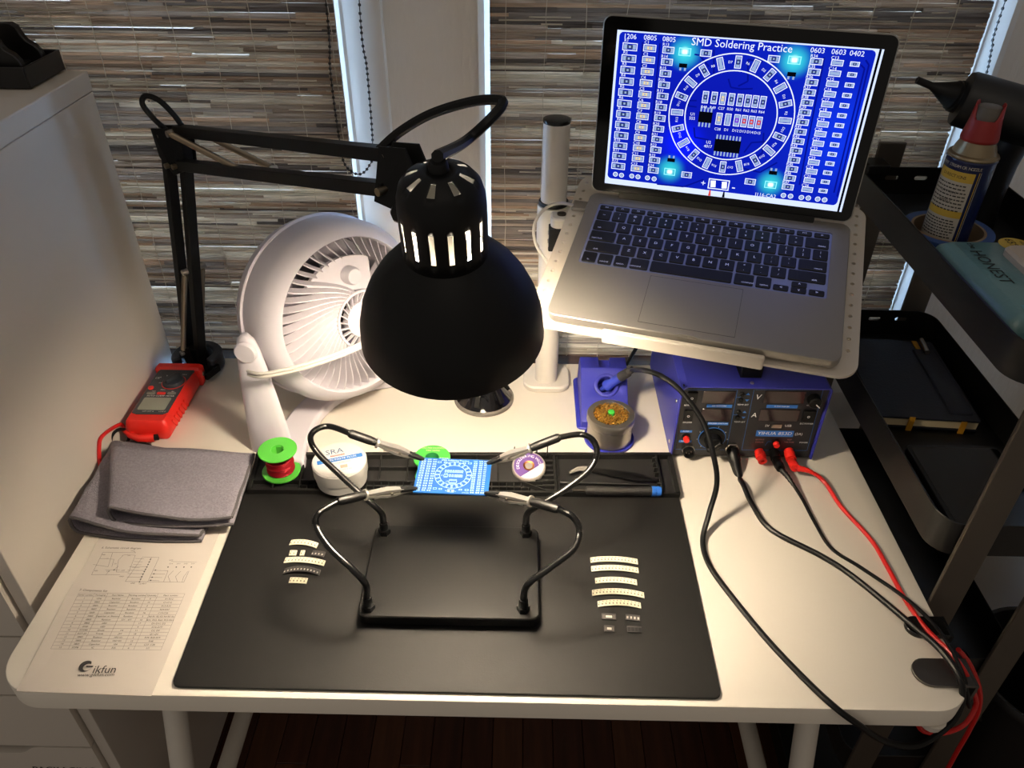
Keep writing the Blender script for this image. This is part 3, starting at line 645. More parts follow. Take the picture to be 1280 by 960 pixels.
def ptext(t, a, b, sz):                              # text between two crop points on its baseline
    if not t: return
    A = pq(*a, 0.0017); B = pq(*b, 0.0017); ex = (B-A).normalized(); ey = (pq(400, 300)-pq(400-120, 300+240)).normalized()
    ey = (ey-ex*ey.dot(ex)*0.6).normalized(); pr.text(t, sz, (A+B)/2, ex, ey, INK)
for c in range(6):
    for r in range(16):
        t = (r+0.55)/16; a = cell(c, t); b = cell(c+1, t)
        s = hdr[c] if r == 0 else (str(r), pk[r-1], parts[r-1], mk[r-1], str((r*7) % 20+1), rf[r-1])[c]
        ptext(s, a, b, 0.0030)
ptext('6. Schematic circuit diagram', (390, 78), (590, 82), 0.0042); ptext('7. Components list', (232, 360), (372, 366), 0.0042)
lw = 0.0003
for seg in ([(365,110), (290,258), (480,258)], [(365,108), (585,112), (570,100)], [(430,112), (400,205), (300,190)], [(500,130), (470,160), (455,240)], [(515,125), (582,128), (538,240), (455,240)], [(490,130), (515,125)], [(630,140), (740,143), (665,305), (515,303), (630,140)], [(690,143), (610,305)], [(582,150), (640,152)], [(575,170), (630,172)], [(568,190), (622,192)], [(560,210), (612,212)], [(552,228), (605,230)], [(665,305), (905,308), (940,232)], [(700,228), (800,232)], [(690,252), (780,254)], [(680,275), (760,277)], [(672,296), (742,298)], [(820,170), (990,175)], [(800,232), (770,305)], [(835,232), (800,268), (815,306)], [(885,235), (850,270), (862,306)], [(932,236), (905,270), (892,308)], [(345,150), (440,155), (425,205)], [(470,200), (440,225)], [(380,225), (480,228)], [(410,230), (385,258)], [(660,205), (540,204)], [(650,230), (530,228)], [(640,252), (530,250)], [(630,275), (525,273)]):
    for a, b in zip(seg, seg[1:]): pline(a, b, lw)
for x, y in ((683,155), (675,173), (667,190), (659,207), (650,222), (642,237), (633,254), (625,271), (617,288), (610,305), (716,228), (706,252), (694,275), (684,295), (800,207), (855,207), (906,207), (955,207), (440,226)):
    c = pq(x, y, 0.0017); pr.disc((c.x, c.y), 0.0009, c.z, INK, 8)
for x, y, s in ((370,125,'R48'), (395,150,'U1'), (450,185,'D1'), (500,230,'C27'), (540,130,'555'), (565,315,'GND'), (630,318,'U2 4017'), (820,185,'D16'), (870,185,'D17'), (918,185,'D18'), (965,185,'D19'), (565,100,'VCC'), (820,162,'VCC'), (490,270,'GND'), (320,232,'R50'), (400,235,'C28')):
    ptext(s, (x-10, y), (x+10, y), 0.0024)
ptext('ikfun', (296, 892), (462, 890), 0.0125); pr.M = None
A = pq(252, 868, 0.0017); ex = (pq(300, 872)-pq(245, 872)).normalized(); ey = (pq(300, 800)-pq(260, 890)).normalized()
gl = []
for rr, ph in ((1.0, 0.0), (0.62, 0.13)):
    gl.append([A+ex*(0.0070*rr*math.cos(a)+0.0007*(1-rr)*8)+ey*(0.0066*rr*math.sin(a)-0.001*(1-rr)*3) for a in [math.radians(55+295*k/20) for k in range(21)]])
for k in range(20): pr.quad([gl[0][k], gl[0][k+1], gl[1][k+1], gl[1][k]], INK)
pr.quad([A+ex*0.0005+ey*0.0006, A+ex*0.0078+ey*0.0006, A+ex*0.0074-ey*0.0012, A+ex*0.0005-ey*0.0012], INK)
ptext('www.gikfun.com', (225, 926), (415, 924), 0.0056)
pr.build('print', INK, pp, smooth=0)

# ================================================================== SOLDERING MAT
MATB = mat('silicone_black', '#0f0e0d', 0.6, spec=0.3, bump=0.05, bscale=500, var=0.1, vscale=14); MATD = mat('silicone_recess', '#0e0d0d', 0.6)
mz = DZ+0.0035
mat_ = thing('soldering_mat', 'black silicone soldering mat with compartments along its back', 'mat', (0.46, 0.19, DZ))
def mq(u, v, z): return atz(u, v, z)
mc = [atz(213, 858, mz), atz(903, 873, mz), atz(849, 622, mz), atz(310, 617, mz), atz(838, 571, mz), atz(322, 571, mz)]
def rpoly(P, r, seg=5):
    out = []; n = len(P)
    for i in range(n):
        a, b, c = P[i-1], P[i], P[(i+1) % n]; d0 = (a-b).normalized(); d1 = (c-b).normalized()
        for k in range(seg+1):
            t = k/seg; out.append(b+d0*(r*(1-t)**2)+d1*(r*t**2))
    return out
sh = rpoly([mc[0], mc[1], mc[4], mc[5]], 0.010); MB().prism([(p.x, p.y) for p in sh], DZ+0.0002, mz).build('sheet', MATB, mat_, smooth=20, bevel=0.0008)
# organiser strip in bilinear (s along X, q front->back) coordinates
FLs, FRs, BRs, BLs = mc[3], mc[2], mc[4], mc[5]
def ms(s, q, z=0.0): P = FLs*((1-s)*(1-q))+FRs*(s*(1-q))+BRs*(s*q)+BLs*((1-s)*q); return Vector((P.x, P.y, mz+z))
HB = 0.0075
def sx(u): return (u-313)/(847-313)                  # photo x -> strip coordinate (front edge of strip)
base = MB(); base.extr([ms(0.002, 0.0), ms(0.998, 0.0), ms(0.998, 0.985), ms(0.002, 0.985)], (0, 0, -0.0003), (0, 0, 0.0007)); base.build('tray_floor', MATD, mat_, smooth=0)
def rib(s0, q0, s1, q1, w=0.0016, h=HB, nm='divider'):
    MB().bar(ms(s0, q0, h/2), ms(s1, q1, h/2), w, h).build(nm, MATB, mat_, bevel=0.0004, seg=1)
rib(0, 0.02, 1, 0.02, 0.004, HB, 'front_rim'); rib(0, 0.965, 1, 0.965, 0.006, HB+0.001, 'back_rim'); rib(0.004, 0, 0.004, 0.97, 0.005, HB, 'end_rim'); rib(0.996, 0, 0.996, 0.97, 0.006, HB, 'end_rim')
hol = MB()
for k in range(24): p = ms(0.03+0.94*k/23, 0.965, HB+0.0016); hol.disc((p.x, p.y), 0.0017, p.z, MATD, 10)
hol.build('bit_holes', mat('hole_black', '#020202', 0.9), mat_)
A1 = 0.255                                           # shelf rib behind the small cells
rib(0.0, A1, 0.685, A1)
for s in (0.055,): rib(s, 0.02, s, A1)
rib(0.118, 0.02, 0.118, 0.96); rib(0.245, A1, 0.245, 0.96); rib(0.30, A1, 0.30, 0.96); rib(0.365, A1, 0.365, 0.96); rib(0.245, 0.62, 0.365, 0.62)
rib(0.465, A1, 0.465, 0.96); rib(0.53, A1, 0.53, 0.96); rib(0.365, 0.62, 0.53, 0.62); rib(0.58, A1, 0.58, 0.96)
rib(0.118, 0.14, 0.655, 0.14, 0.0012, 0.006)
for k in range(32): s = 0.118+0.0172*k; rib(s, 0.02, s, A1 if s < 0.64 else 0.14, 0.0012, 0.006)
rib(0.64, A1, 0.70, 0.02)
rib(0.715, 0.03, 0.715, 0.96, 0.003)
for k in range(6): rib(0.668, 0.18+0.125*k, 0.712, 0.18+0.125*k, 0.0022, 0.0065, 'stepped_rib')
rib(0.962, 0.03, 0.962, 0.96, 0.003); rib(0.722, 0.06, 0.722, 0.95, 0.002, 0.006)
for k in range(7): rib(0.952, 0.12+0.125*k, 0.962, 0.12+0.125*k, 0.003, 0.008, 'notch_tooth')

# spool of red wire
GR = mat('green_plastic', '#4fae3a', 0.4); WIR = mat('red_enamel_wire', '#a31724', 0.3, 0.6, bump=0.3, bscale=800)
HR_ = HB+0.0002; sp0 = atz(352, 589, mz+HR_); sp = thing('wire_spool', 'bright green spool of red enamel wire on the mat', 'wire spool', (sp0.x, sp0.y, mz+HR_))
zb = mz+HR_; so = Vector((sp0.x, sp0.y, zb))
for z in (0.0, 0.036): MB().lathe([(0.0085, z), (0.0245, z), (0.0250, z+0.0008), (0.0250, z+0.0018), (0.0245, z+0.0025), (0.0085, z+0.0025), (0.0085, z)], None, so, (0.02, 0.0, 1), 48, False, False).build('flange', GR, sp, smooth=40)
MB().lathe([(0.0085, 0.002), (0.011, 0.002), (0.011, 0.0365), (0.0085, 0.0365), (0.0085, 0.002)], None, so, (0.02, 0, 1), 6, False, False).build('core', GR, sp, smooth=0)
wp = [(0.011, 0.003)]
for k in range(40): z = 0.003+0.033*k/40; wp += [(0.0165+0.0012*math.sin(k*0.5), z), (0.0171+0.0012*math.sin(k*0.5), z+0.0004)]
MB().lathe(wp+[(0.011, 0.036)], None, so, (0.02, 0, 1), 32, False, False).build('winding', WIR, sp)
# flux jar
FJ = mat('jar_white', '#dcd8d0', 0.4); BLU = mat('print_blue', '#2f6fb5', 0.5); ORG_ = mat('print_red', '#c4402a', 0.5); NAVY = mat('print_navy', '#27476e', 0.5)
f0 = atz(428, 599, mz+HR_); fj = thing('flux_jar', 'white round jar of soldering flux with blue label band', 'jar', (f0.x, f0.y, mz+HR_)); fz = mz+HR_
fo = Vector((f0.x, f0.y, fz))
MB().lathe([(0.030, 0), (0.0325, 0.0015), (0.0335, 0.010), (0.0335, 0.016)], None, fo, (0, 0, 1), 48).build('jar_body', FJ, fj)
ld_ = MB().lathe([(0.0345, 0.0155), (0.0350, 0.017), (0.0350, 0.0325), (0.0335, 0.0345), (0.0325, 0.0348)], None, fo, (0, 0, 1), 48).build('lid', FJ, fj)
pr = MB(); zl = fz+0.0351
e1 = Vector((0.95, 0.32, 0)).normalized(); e2 = Vector((-e1.y, e1.x, 0)); c = Vector((f0.x, f0.y, zl))
pr.text('SRA', 0.0135, c-e1*0.004+e2*0.0165, e1, e2, NAVY); 
q = c-e1*0.001+e2*0.0085; pr.quad([q-e1*0.009-e2*0.0015, q+e1*0.009-e2*0.0015, q+e1*0.009+e2*0.0015, q-e1*0.009+e2*0.0015], ORG_)
q = c+e2*0.0005; pr.quad([q-e1*0.028-e2*0.0038, q+e1*0.030-e2*0.0038, q+e1*0.030+e2*0.0038, q-e1*0.028+e2*0.0038], BLU)
pr.text('ROSIN PASTE FLUX', 0.0052, q+Vector((0, 0, 0.0002)), e1, e2, PRINTW); pr.text('SOLDERING', 0.0030, c-e1*0.001+e2*0.0085+Vector((0, 0, 0.0002)), e1, e2, PRINTW)
pr.text('www.sra-solder.com', 0.0032, c-e2*0.0068, e1, e2, ORG_); q = c-e2*0.0150+e1*0.004; pr.quad([q-e1*0.0045-e2*0.0030, q+e1*0.0045-e2*0.0030, q+e1*0.0045+e2*0.0030, q-e1*0.0045+e2*0.0030], mat('print_tan', '#c79a86', 0.6)); pr.text('NET WT. 2 OZ', 0.0028, c-e2*0.0215+e1*0.004, e1, e2, ORG_)
pr.build('label_print', PRINTW, ld_, smooth=0)
# green solder reel standing under the board
G2 = mat('reel_green', '#3f9f3c', 0.4); G3 = mat('reel_green_dark', '#2c8a4a', 0.5); SIL = mat('solder_tin', '#a8a8a4', 0.3, 1.0)
r0 = atz(540, 572, mz+HR_+0.031); rl = thing('solder_reel', 'green reel of solder wire behind the blue circuit board', 'solder reel', (r0.x, r0.y, mz+HR_)); ro = Vector((r0.x, r0.y, mz+HR_))
for z in (0, 0.030): MB().lathe([(0.009, z), (0.0235, z), (0.024, z+0.001), (0.0235, z+0.002), (0.009, z+0.002), (0.009, z)], None, ro, (0, 0, 1), 40, False, False).build('flange', G2, rl, smooth=30)
MB().lathe([(0.009, 0.001), (0.0105, 0.001), (0.0105, 0.0315), (0.009, 0.0315), (0.009, 0.001)], None, ro, (0, 0, 1), 28, False, False).build('core', G3, rl)
MB().lathe([(0.0105, 0.0025), (0.020, 0.0025), (0.020, 0.0295), (0.0105, 0.0295)], None, ro, (0, 0, 1), 28, False, False).build('winding', SIL, rl)
pr = MB(); zz = mz+HR_+0.0322
pr.text('LEAD FREE SOLDERING', 0.0046, (r0.x, r0.y+0.0175, zz), (1, 0, 0), (0, 1, 0), mat('print_lime', '#d7e9a0', 0.6), width=0.030); pr.text('TIN WIRE', 0.0044, (r0.x, r0.y+0.0125, zz), (1, 0, 0), (0, 1, 0), _M['print_lime']); pr.text('0.6mm', 0.0042, (r0.x+0.016, r0.y-0.002, zz), (1, 0, 0), (0, 1, 0), PRINTW)
pr.build('label_print', G3, rl, smooth=0)
# desoldering wick reel
w0 = atz(661, 583, mz+0.010); wk = thing('wick_reel', 'small purple and white reel of copper desoldering wick', 'wick reel', (w0.x, w0.y, mz+0.001)); wz = mz+0.0008
PUR = mat('wick_purple', '#56357a', 0.5); WKC = mat('wick_case', '#8d857e', 0.3); COP = mat('copper', '#b87446', 0.35, 0.9)
wa = Vector((0.0, -0.30, 1)).normalized(); wo = Vector((w0.x, w0.y, wz+0.007))
MB().lathe([(0.020, -0.004), (0.0225, -0.002), (0.0228, 0.003), (0.0215, 0.0048), (0.0205, 0.005)], None, wo, wa, 40).build('case', WKC, wk)
ex = Vector((1, 0, 0)); ey = wa.cross(ex).normalized(); pr = MB(frame(wo+wa*0.0052, ex, ey))
pr.disc((0, 0), 0.0200, 0, PUR, 40, 0.0075)
band = [(0.0200*math.cos(a), 0.0200*math.sin(a)) for a in [math.radians(-150+135*k/12) for k in range(13)]]
rot = [(x*math.cos(0.5)-y*math.sin(0.5), x*math.sin(0.5)+y*math.cos(0.5)) for x, y in band]; pr.add([(x, y, 0.0002) for x, y in rot], [tuple(range(13))], mat('print_cream', '#d9d3ce', 0.6))
for i, ch in enumerate('DESOLDERING WICK'):
    a = math.radians(195-i*12.6); r = 0.0148; P = (r*math.cos(a), r*math.sin(a), 0.0003); pr.text(ch, 0.0056, P, (math.sin(a), -math.cos(a), 0), (math.cos(a), math.sin(a), 0), PRINTW)
pr.build('label', PUR, wk, smooth=0)
MB().lathe([(0.0075, 0.0052), (0.0075, 0.0058), (0.003, 0.0044), (0.001, 0.0044)], None, wo, wa, 28, False, True).build('copper_core', COP, wk)
# tip pins standing in the rack
for k, (u, v) in enumerate(((643, 571), (657, 571), (671, 570), (684, 569))):
    b = atz(u, v, mz+HB+0.002)
    mb = MB(); mb.lathe([(0.0016, 0.0005), (0.0016, 0.004), (0.0008, 0.005), (0.0008, 0.018), (0.0003, 0.021)], None, (b.x, b.y, mz+HB), (0, 0, 1), 10)
    tag(mb.build('needle_tip', DSTEEL), ['thin steel needle tip standing in the mat rack, leftmost', 'thin steel needle tip standing in the mat rack, second from left', 'thin steel needle tip standing in the mat rack, third from left', 'thin steel needle tip standing in the mat rack, rightmost'][k], 'needle tip', 'needle tips in the mat rack')
# tweezers, screwdrivers
tz = mz+0.006
twz = thing('tweezers', 'black angled tweezers with clear tip lying in the mat tray', 'tweezers', (0.66, 0.325, tz))
for s in (-1, 1):
    P = spl([atz(736, 587-s*0.8, tz+0.001), atz(770, 592-s*1.5, tz+0.001), atz(800, 597-s*2.5, tz+0.001), atz(823, 600, tz+0.001)], 5); mb = MB(); rg = []
    for i, p in enumerate(P): w = 0.0016+0.0026*math.sin(PI*min(1, i/len(P)*1.3)); rg.append([p+Vector((0, -w, -0.0006)), p+Vector((0, w, -0.0006)), p+Vector((0, w, 0.0006)), p+Vector((0, -w, 0.0006))])
    mb.rings(rg); mb.build('tweezer_arm', BLACK, twz, smooth=30)
MB().tube(spl([atz(734, 586, tz+0.003), atz(724, 586, tz+0.003), atz(712, 591, tz+0.002)], 5), [0.0036]*4+[0.0033]*3+[0.0026]*2+[0.0018]*2, 10).build('tip_guard', mat('clear_plastic', '#cfc6ba', 0.15, trans=0.6), twz)
sd = thing('screwdriver', 'black precision screwdriver with bright blue end cap on the mat', 'screwdriver', (0.66, 0.292, tz)); dz_ = mz+0.0085
a = atz(733, 613, dz_); b = atz(827, 614, dz_); d = (b-a).normalized(); L = (b-a).length
MB().lathe([(0.003, -0.002), (0.0058, 0.001), (0.0060, 0.004), (0.0060, 0.049), (0.0054, 0.051), (0.0056, 0.060), (0.0060, 0.064), (0.0060, L-0.013)], None, a, d, 24).build('handle', mat('grip_black', '#1d1b1a', 0.6, bump=0.4, bscale=900), sd)
MB().lathe([(0.0066, L-0.013), (0.0068, L-0.008), (0.0062, L-0.007), (0.0068, L-0.005), (0.0060, L-0.001)], None, a, d, 24).build('end_cap', mat('cap_blue', '#2767c4', 0.4), sd)
MB().cyl(a-d*0.018, a, 0.0024, n=12).build('shank', DSTEEL, sd)
pk_ = thing('thin_driver', 'thin black driver rod lying between tweezers and screwdriver', 'driver', (0.65, 0.302, tz)); a = atz(700, 603, mz+0.006); b = atz(812, 606, mz+0.006)
MB().cyl(a, b, 0.0017, n=10).build('rod', BLACK, pk_); MB().cyl(a, a+(b-a)*0.08, 0.0030, n=10).build('rod_head', BLACK, pk_)

# ================================================================== COMPONENT TAPES
TAPE = mat('carrier_tape', '#e6dfc2', 0.6); HOLE = mat('tape_hole', '#7c7562', 0.8); TAPEB = mat('tape_black', '#3c3a39', 0.35); CHIP = mat('chip_silver', '#cfcabf', 0.4); CHB = mat('chip_black', '#171616', 0.4)
def tape(pts, wpx, n, dark, label, group, bow=0.0015, kind=0):
    P = [atz(u, v, mz) for u, v in pts]; a = P[0]; b = P[-1]; d = (b-a); L = d.length; d.normalize(); s = Vector((-d.y, d.x, 0)); mid = P[len(P)//2]
    bend = (mid-(a+b)/2).dot(s) if len(P) > 2 else 0
    W = 0.008; mb = MB(); N = 12; base_ = TAPEB if dark else TAPE
    def pos(t, w, z): return a+d*(L*t)+s*(bend*(1-(2*t-1)**2)+w)+Vector((0, 0, 0.0006+bow*(1-(2*t-1)**2)+z))
    rg = [[pos(i/N, -W/2, 0), pos(i/N, W/2, 0), pos(i/N, W/2, 0.0008), pos(i/N, -W/2, 0.0008)] for i in range(N+1)]; mb.rings(rg, base_)
    for k in range(n):
        t = (k+0.5)/n; h = 0.0009/L
        if kind == 0:
            c = pos(t, 0.0022, 0.00095); r = 0.00065; mb.add([c+d*(r*math.cos(2*PI*q/8))+s*(r*math.sin(2*PI*q/8)) for q in range(8)], [tuple(range(8))], CHB if dark else HOLE)
            t2 = (k+0.3)/n; mb.add([pos(t2+i*h*0.8, -0.0010+j*0.0011, 0.00095) for i, j in ((-1,-1), (1,-1), (1,1), (-1,1))], [(0,1,2,3)], CHIP if dark else HOLE)
        else:
            hh = 0.44/n; mb.add([pos(t+i*hh, -0.0006+j*0.0026, 0.00095) for i, j in ((-1,-1), (1,-1), (1,1), (-1,1))], [(0,1,2,3)], CHB if kind == 2 else mat('pocket_grey', '#6c6864', 0.2))
            mb.add([pos(t+i*hh*0.5, -0.0006+j*0.0015, 0.0011) for i, j in ((-1,-1), (1,-1), (1,1), (-1,1))], [(0,1,2,3)], CHIP if kind == 1 else CHB)
    return tag(mb.build('component_tape', base_, smooth=30), label, 'component tape', group)
G = 'strips of component tape on the mat'
tape([(363, 679), (380, 679.5), (397, 683)], 8, 8, False, 'cream component tape left of the base, topmost on the left side', G)
tape([(362, 692), (371, 692)], 8, 2, False, 'shortest-but-one cream tape piece with two pockets, left side', G, 0.0003)
tape([(375.5, 692), (381, 692)], 8, 1, False, 'tiny single-pocket cream tape piece, left side', G, 0.0003)
tape([(390, 692), (406, 694)], 8, 4, True, 'short dark component tape beside the gooseneck, left side', G, 0.0008)
tape([(356, 701), (380, 701.5), (406, 705)], 8, 12, False, 'long cream component tape left of the base with twelve pockets', G)
tape([(355, 715), (377, 713.5), (400, 717)], 8, 11, True, 'long arched dark component tape left of the base', G, 0.003)
tape([(362, 726), (384, 727)], 8, 5, False, 'short cream component tape at the bottom of the left group', G, 0.0006)
tape([(738, 701), (768, 700.5), (797, 703)], 8, 14, False, 'cream component tape right of the base, first from the top', G)
tape([(739, 712), (768, 711.5), (798, 714)], 8, 14, False, 'cream component tape right of the base, second from the top', G)
tape([(744, 727), (770, 726.5), (796, 729)], 8, 12, False, 'shorter cream component tape right of the base, third from the top', G)
tape([(740, 742), (772, 741), (805, 745)], 8, 15, False, 'longest cream component tape right of the base, fourth from the top', G)
tape([(747, 756), (774, 755), (801, 758)], 8, 12, False, 'cream component tape right of the base, fifth from the top', G)
tape([(752, 771), (770, 772)], 8, 1, True, 'dark plastic tape piece with one long chip, right group', G, 0.0003, 1)
tape([(782, 772), (800, 774)], 8, 4, True, 'dark tape piece with four clear pockets, right group', G, 0.0003, 1)
tape([(755, 786), (768, 787)], 8, 1, True, 'small dark tape piece with one square chip, bottom of right group', G, 0.0003, 1)
tape([(784, 787), (802, 788)], 8, 4, True, 'dark tape piece with four black chips, bottom right of right group', G, 0.0003, 2)

# ================================================================== BOARD DRAWING (used for the screen picture and for the real board)
def hom(src, dst):
    A = []
    for (x, y), (u, v) in zip(src, dst): A += [[x, y, 1, 0, 0, 0, -u*x, -u*y, -u], [0, 0, 0, x, y, 1, -v*x, -v*y, -v]]
    return np.linalg.svd(np.array(A, float))[2][-1].reshape(3, 3)
# the picture on the screen measured on the photo (crop pixels) -> board coordinates u 0..1.56 , v 0..1
BW = 1.56
Hm = hom([(110, 66), (1172, 140), (1000, 772), (68, 666)], [(0, 1), (BW, 1), (BW, 0), (0, 0)])
def bq(x, y): q = Hm @ np.array([x, y, 1.0]); return (q[0]/q[2], q[1]/q[2])
def draw_board(mb, P, S, m, full=True):
    """P(u,v,layer)->3D point, S = metres per board unit, m = dict of materials"""
    def poly(pts, k, lay=1): mb.add([P(x, y, lay) for x, y in pts], [tuple(range(len(pts)))], k)
    def rect(c, w, h, k, a=0.0, lay=1):
        ca, sa = math.cos(a), math.sin(a); poly([(c[0]+x*ca-y*sa, c[1]+x*sa+y*ca) for x, y in ((-w/2,-h/2), (w/2,-h/2), (w/2,h/2), (-w/2,h/2))], k, lay)
    def frame_(c, w, h, k, t, a=0.0, lay=1):
        for dx, dy, ww, hh in ((0, h/2, w+t, t), (0, -h/2, w+t, t), (w/2, 0, t, h), (-w/2, 0, t, h)):
            rect((c[0]+dx*math.cos(a)-dy*math.sin(a), c[1]+dx*math.sin(a)+dy*math.cos(a)), ww, hh, k, a, lay)
    def ring(c, r, t, k, n=72, lay=1):
        for i in range(n):
            a, b = 2*PI*i/n, 2*PI*(i+1)/n; poly([(c[0]+q*math.cos(x), c[1]+q*math.sin(x)) for q, x in ((r-t/2, a), (r+t/2, a), (r+t/2, b), (r-t/2, b))], k, lay)
    def txt(s, c, h, k, a=0.0, lay=2):
        o = P(c[0], c[1], lay); ex = P(c[0]+0.1*math.cos(a), c[1]+0.1*math.sin(a), lay)-o; ey = P(c[0]-0.1*math.sin(a), c[1]+0.1*math.cos(a), lay)-o; mb.text(s, h*S*1.35, o, ex, ey, k)
    w = m['silk']
    def comp(c, W, H, a=0.0, body='chip', t=0.005):
        frame_(c, W, H, w, t if full else 0.004, a)
        if full:
            ca, sa = math.cos(a), math.sin(a)
            for s in (-1, 1): rect((c[0]+s*W*0.30*ca, c[1]+s*W*0.30*sa), W*0.26, H*0.66, m['pad'], a, 1)
            rect(c, W*0.42, H*0.56, m[body], a, 2); rect(c, W*0.14, H*0.3, m['pad'], a, 3)
        else:
            ca, sa = math.cos(a), math.sin(a)
            for s in (-1, 1): rect((c[0]+s*W*0.26*ca, c[1]+s*W*0.26*sa), W*0.24, H*0.6, m['pad'], a, 2)
    cols = [((153, 130), (112, 618), 12, 0.092, 0.044, 'R', 1, 'chip'), ((235, 135), (188, 628), 12, 0.078, 0.040, 'C', 1, 'tan'), ((312, 143), (255, 634), 12, 0.070, 0.038, 'R', 13, 'chip'),
            ((922, 187), (803, 698), 14, 0.070, 0.036, 'R', 34, 'chip'), ((1008, 192), (882, 708), 14, 0.066, 0.032, 'C', 13, 'pad'), ((1080, 197), (946, 713), 14, 0.050, 0.024, '', 0, 'chip')]
    for a, b, n, W, H, pre, k0, body in cols:
        A = bq(*a); B = bq(*b)
        for i in range(n):
            t = i/(n-1); c = (A[0]+(B[0]-A[0])*t, A[1]+(B[1]-A[1])*t); comp(c, W, H, 0, body)
            if pre and full: txt('%s%d' % (pre, k0+i), (c[0]-W*0.28, c[1]+H*0.86), 0.020, w)
    for (x, y), s in (((153, 88), '1206'), ((237, 93), '0805'), ((315, 99), '0805'), ((928, 142), '0603'), ((1015, 148), '0603'), ((1090, 154), '0402')): txt(s, bq(x, y), 0.032, w)
    txt('SMD Soldering Practice', bq(613, 122), 0.048, w)
    c = bq(568, 414); R = (bq(823, 445)[0]-bq(315, 405)[0])/2; R = 0.365 if not (0.3 < R < 0.45) else R
    ring(c, R, 0.007, w); ring(c, R*0.735, 0.007, w)
    for i in range(20):
        a = 2*PI*i/20+0.02; r = R*0.868; comp((c[0]+r*math.cos(a), c[1]+r*math.sin(a)), 0.074, 0.036, a+0.0, 'chip' if i % 2 else 'pad')
        if full: txt(('D%d' if i % 2 else 'R%d') % (i+2), (c[0]+r*math.cos(a+0.14), c[1]+r*math.sin(a+0.14)), 0.016, w, a-PI/2)
    for i in range(8):
        x = 466+236*i/7; x = (466, 502, 537, 573, 608, 640, 671, 702)[i]; comp(bq(x, 336+i*2.8), 0.074, 0.034, PI/2, ('chip', 'chip', 'tan')[i] if i < 3 else 'chip')
        if full: txt(('R48', 'R49', 'C27', 'R50', 'R61', 'R62', 'R63', 'R64')[i], bq(x-6, 376+i*2.8), 0.018, w)
    for i, x in enumerate((522, 558, 595, 625, 655, 685)):
        comp(bq(x, 424+i*3), 0.074, 0.034, PI/2, ('tan', 'pad', 'violet', 'red', 'red', 'red')[i])
        if full: txt(('C28', 'D1', 'D12', 'D13', 'D14', 'D15')[i], bq(x-6, 466+i*3), 0.018, w)
    for cc, W, H, n, t1, t2 in ((bq(466, 418), 0.088, 0.072, 4, 'U1', '555'), (bq(556, 535), 0.170, 0.085, 8, 'U2', '4017')):
        if full: rect(cc, W, H, m['ic'], 0, 2)
        else: frame_(cc, W, H*0.7, w, 0.006)
        for i in range(n):
            for s in (-1, 1): rect((cc[0]+W*(-0.5+(i+0.5)/n), cc[1]+s*(H*0.5+0.014)), W/n*0.5, 0.030, m['pad'], 0, 1)
        txt(t1, (cc[0]-W*0.5-0.04, cc[1]+0.012), 0.020, w); txt(t2, (cc[0]-W*0.5-0.04, cc[1]-0.016), 0.020, w)
    for x, y in ((380, 150), (832, 182), (322, 640), (733, 690)):
        frame_(bq(x, y), 0.072, 0.044, m.get('cyan', w), 0.006)
        if full: rect(bq(x, y), 0.030, 0.022, m['white'], 0, 2); q = bq(x, y); s = -1 if y < 300 else 1; rect((q[0], q[1]+s*0.085), 0.052, 0.026, m['ic'], 0, 2); rect((q[0]-0.015, q[1]+s*0.108), 0.012, 0.018, m['pad']); rect((q[0]+0.015, q[1]+s*0.108), 0.012, 0.018, m['pad'])
    for x, y in ((467, 155), (747, 177), (391, 652), (650, 678)): comp(bq(x, y), 0.066, 0.038)
    for x, y in ((101, 651), (126, 655), (168, 658), (193, 661), (232, 665), (259, 669), (785, 732), (814, 735), (858, 740), (886, 742), (924, 746), (952, 749)): ring(bq(x, y), 0.015, 0.005, w, 16); poly([(bq(x, y)[0]+0.011*math.cos(2*PI*k/12), bq(x, y)[1]+0.011*math.sin(2*PI*k/12)) for k in range(12)], m['pad'])
    q = bq(522, 690); frame_(q, 0.135, 0.068, w, 0.007); 
    for s in (-1, 1): rect((q[0]+s*0.038, q[1]), 0.034, 0.048, m['white'] if full else m['pad'], 0.1, 2)
    txt('+', bq(459, 686), 0.045, w); txt('-', bq(583, 700), 0.06, w); txt('J116-CA2', bq(712, 733), 0.026, w)
    if full:                                         # copper tracks, slightly darker than the board
        for seg in (((420, 160), (440, 163), (480, 210)), ((700, 190), (640, 180), (640, 270), (600, 290)), ((560, 260), (570, 295), (610, 302), (660, 300)), ((430, 350), (400, 350), (395, 372), (430, 376)), ((420, 460), (424, 500), (480, 510)), ((625, 560), (655, 520), (720, 515)), ((660, 590), (700, 560), (705, 480)), ((270, 690), (380, 700), (460, 670)), ((600, 620), (690, 640), (760, 600)), ((1105, 200), (1120, 215), (990, 720)), ((1125, 180), (1138, 200), (1003, 735)), ((205, 110), (196, 640)), ((277, 115), (232, 640)), ((955, 170), (850, 690)), ((500, 140), (500, 240))):
            for a, b in zip(seg, seg[1:]):
                A = bq(*a); B = bq(*b); dx, dy = B[0]-A[0], B[1]-A[1]; L = math.hypot(dx, dy); nx, ny = -dy/L*0.005, dx/L*0.005; poly([(A[0]-nx, A[1]-ny), (B[0]-nx, B[1]-ny), (B[0]+nx, B[1]+ny), (A[0]+nx, A[1]+ny)], m['track'], 0.5)

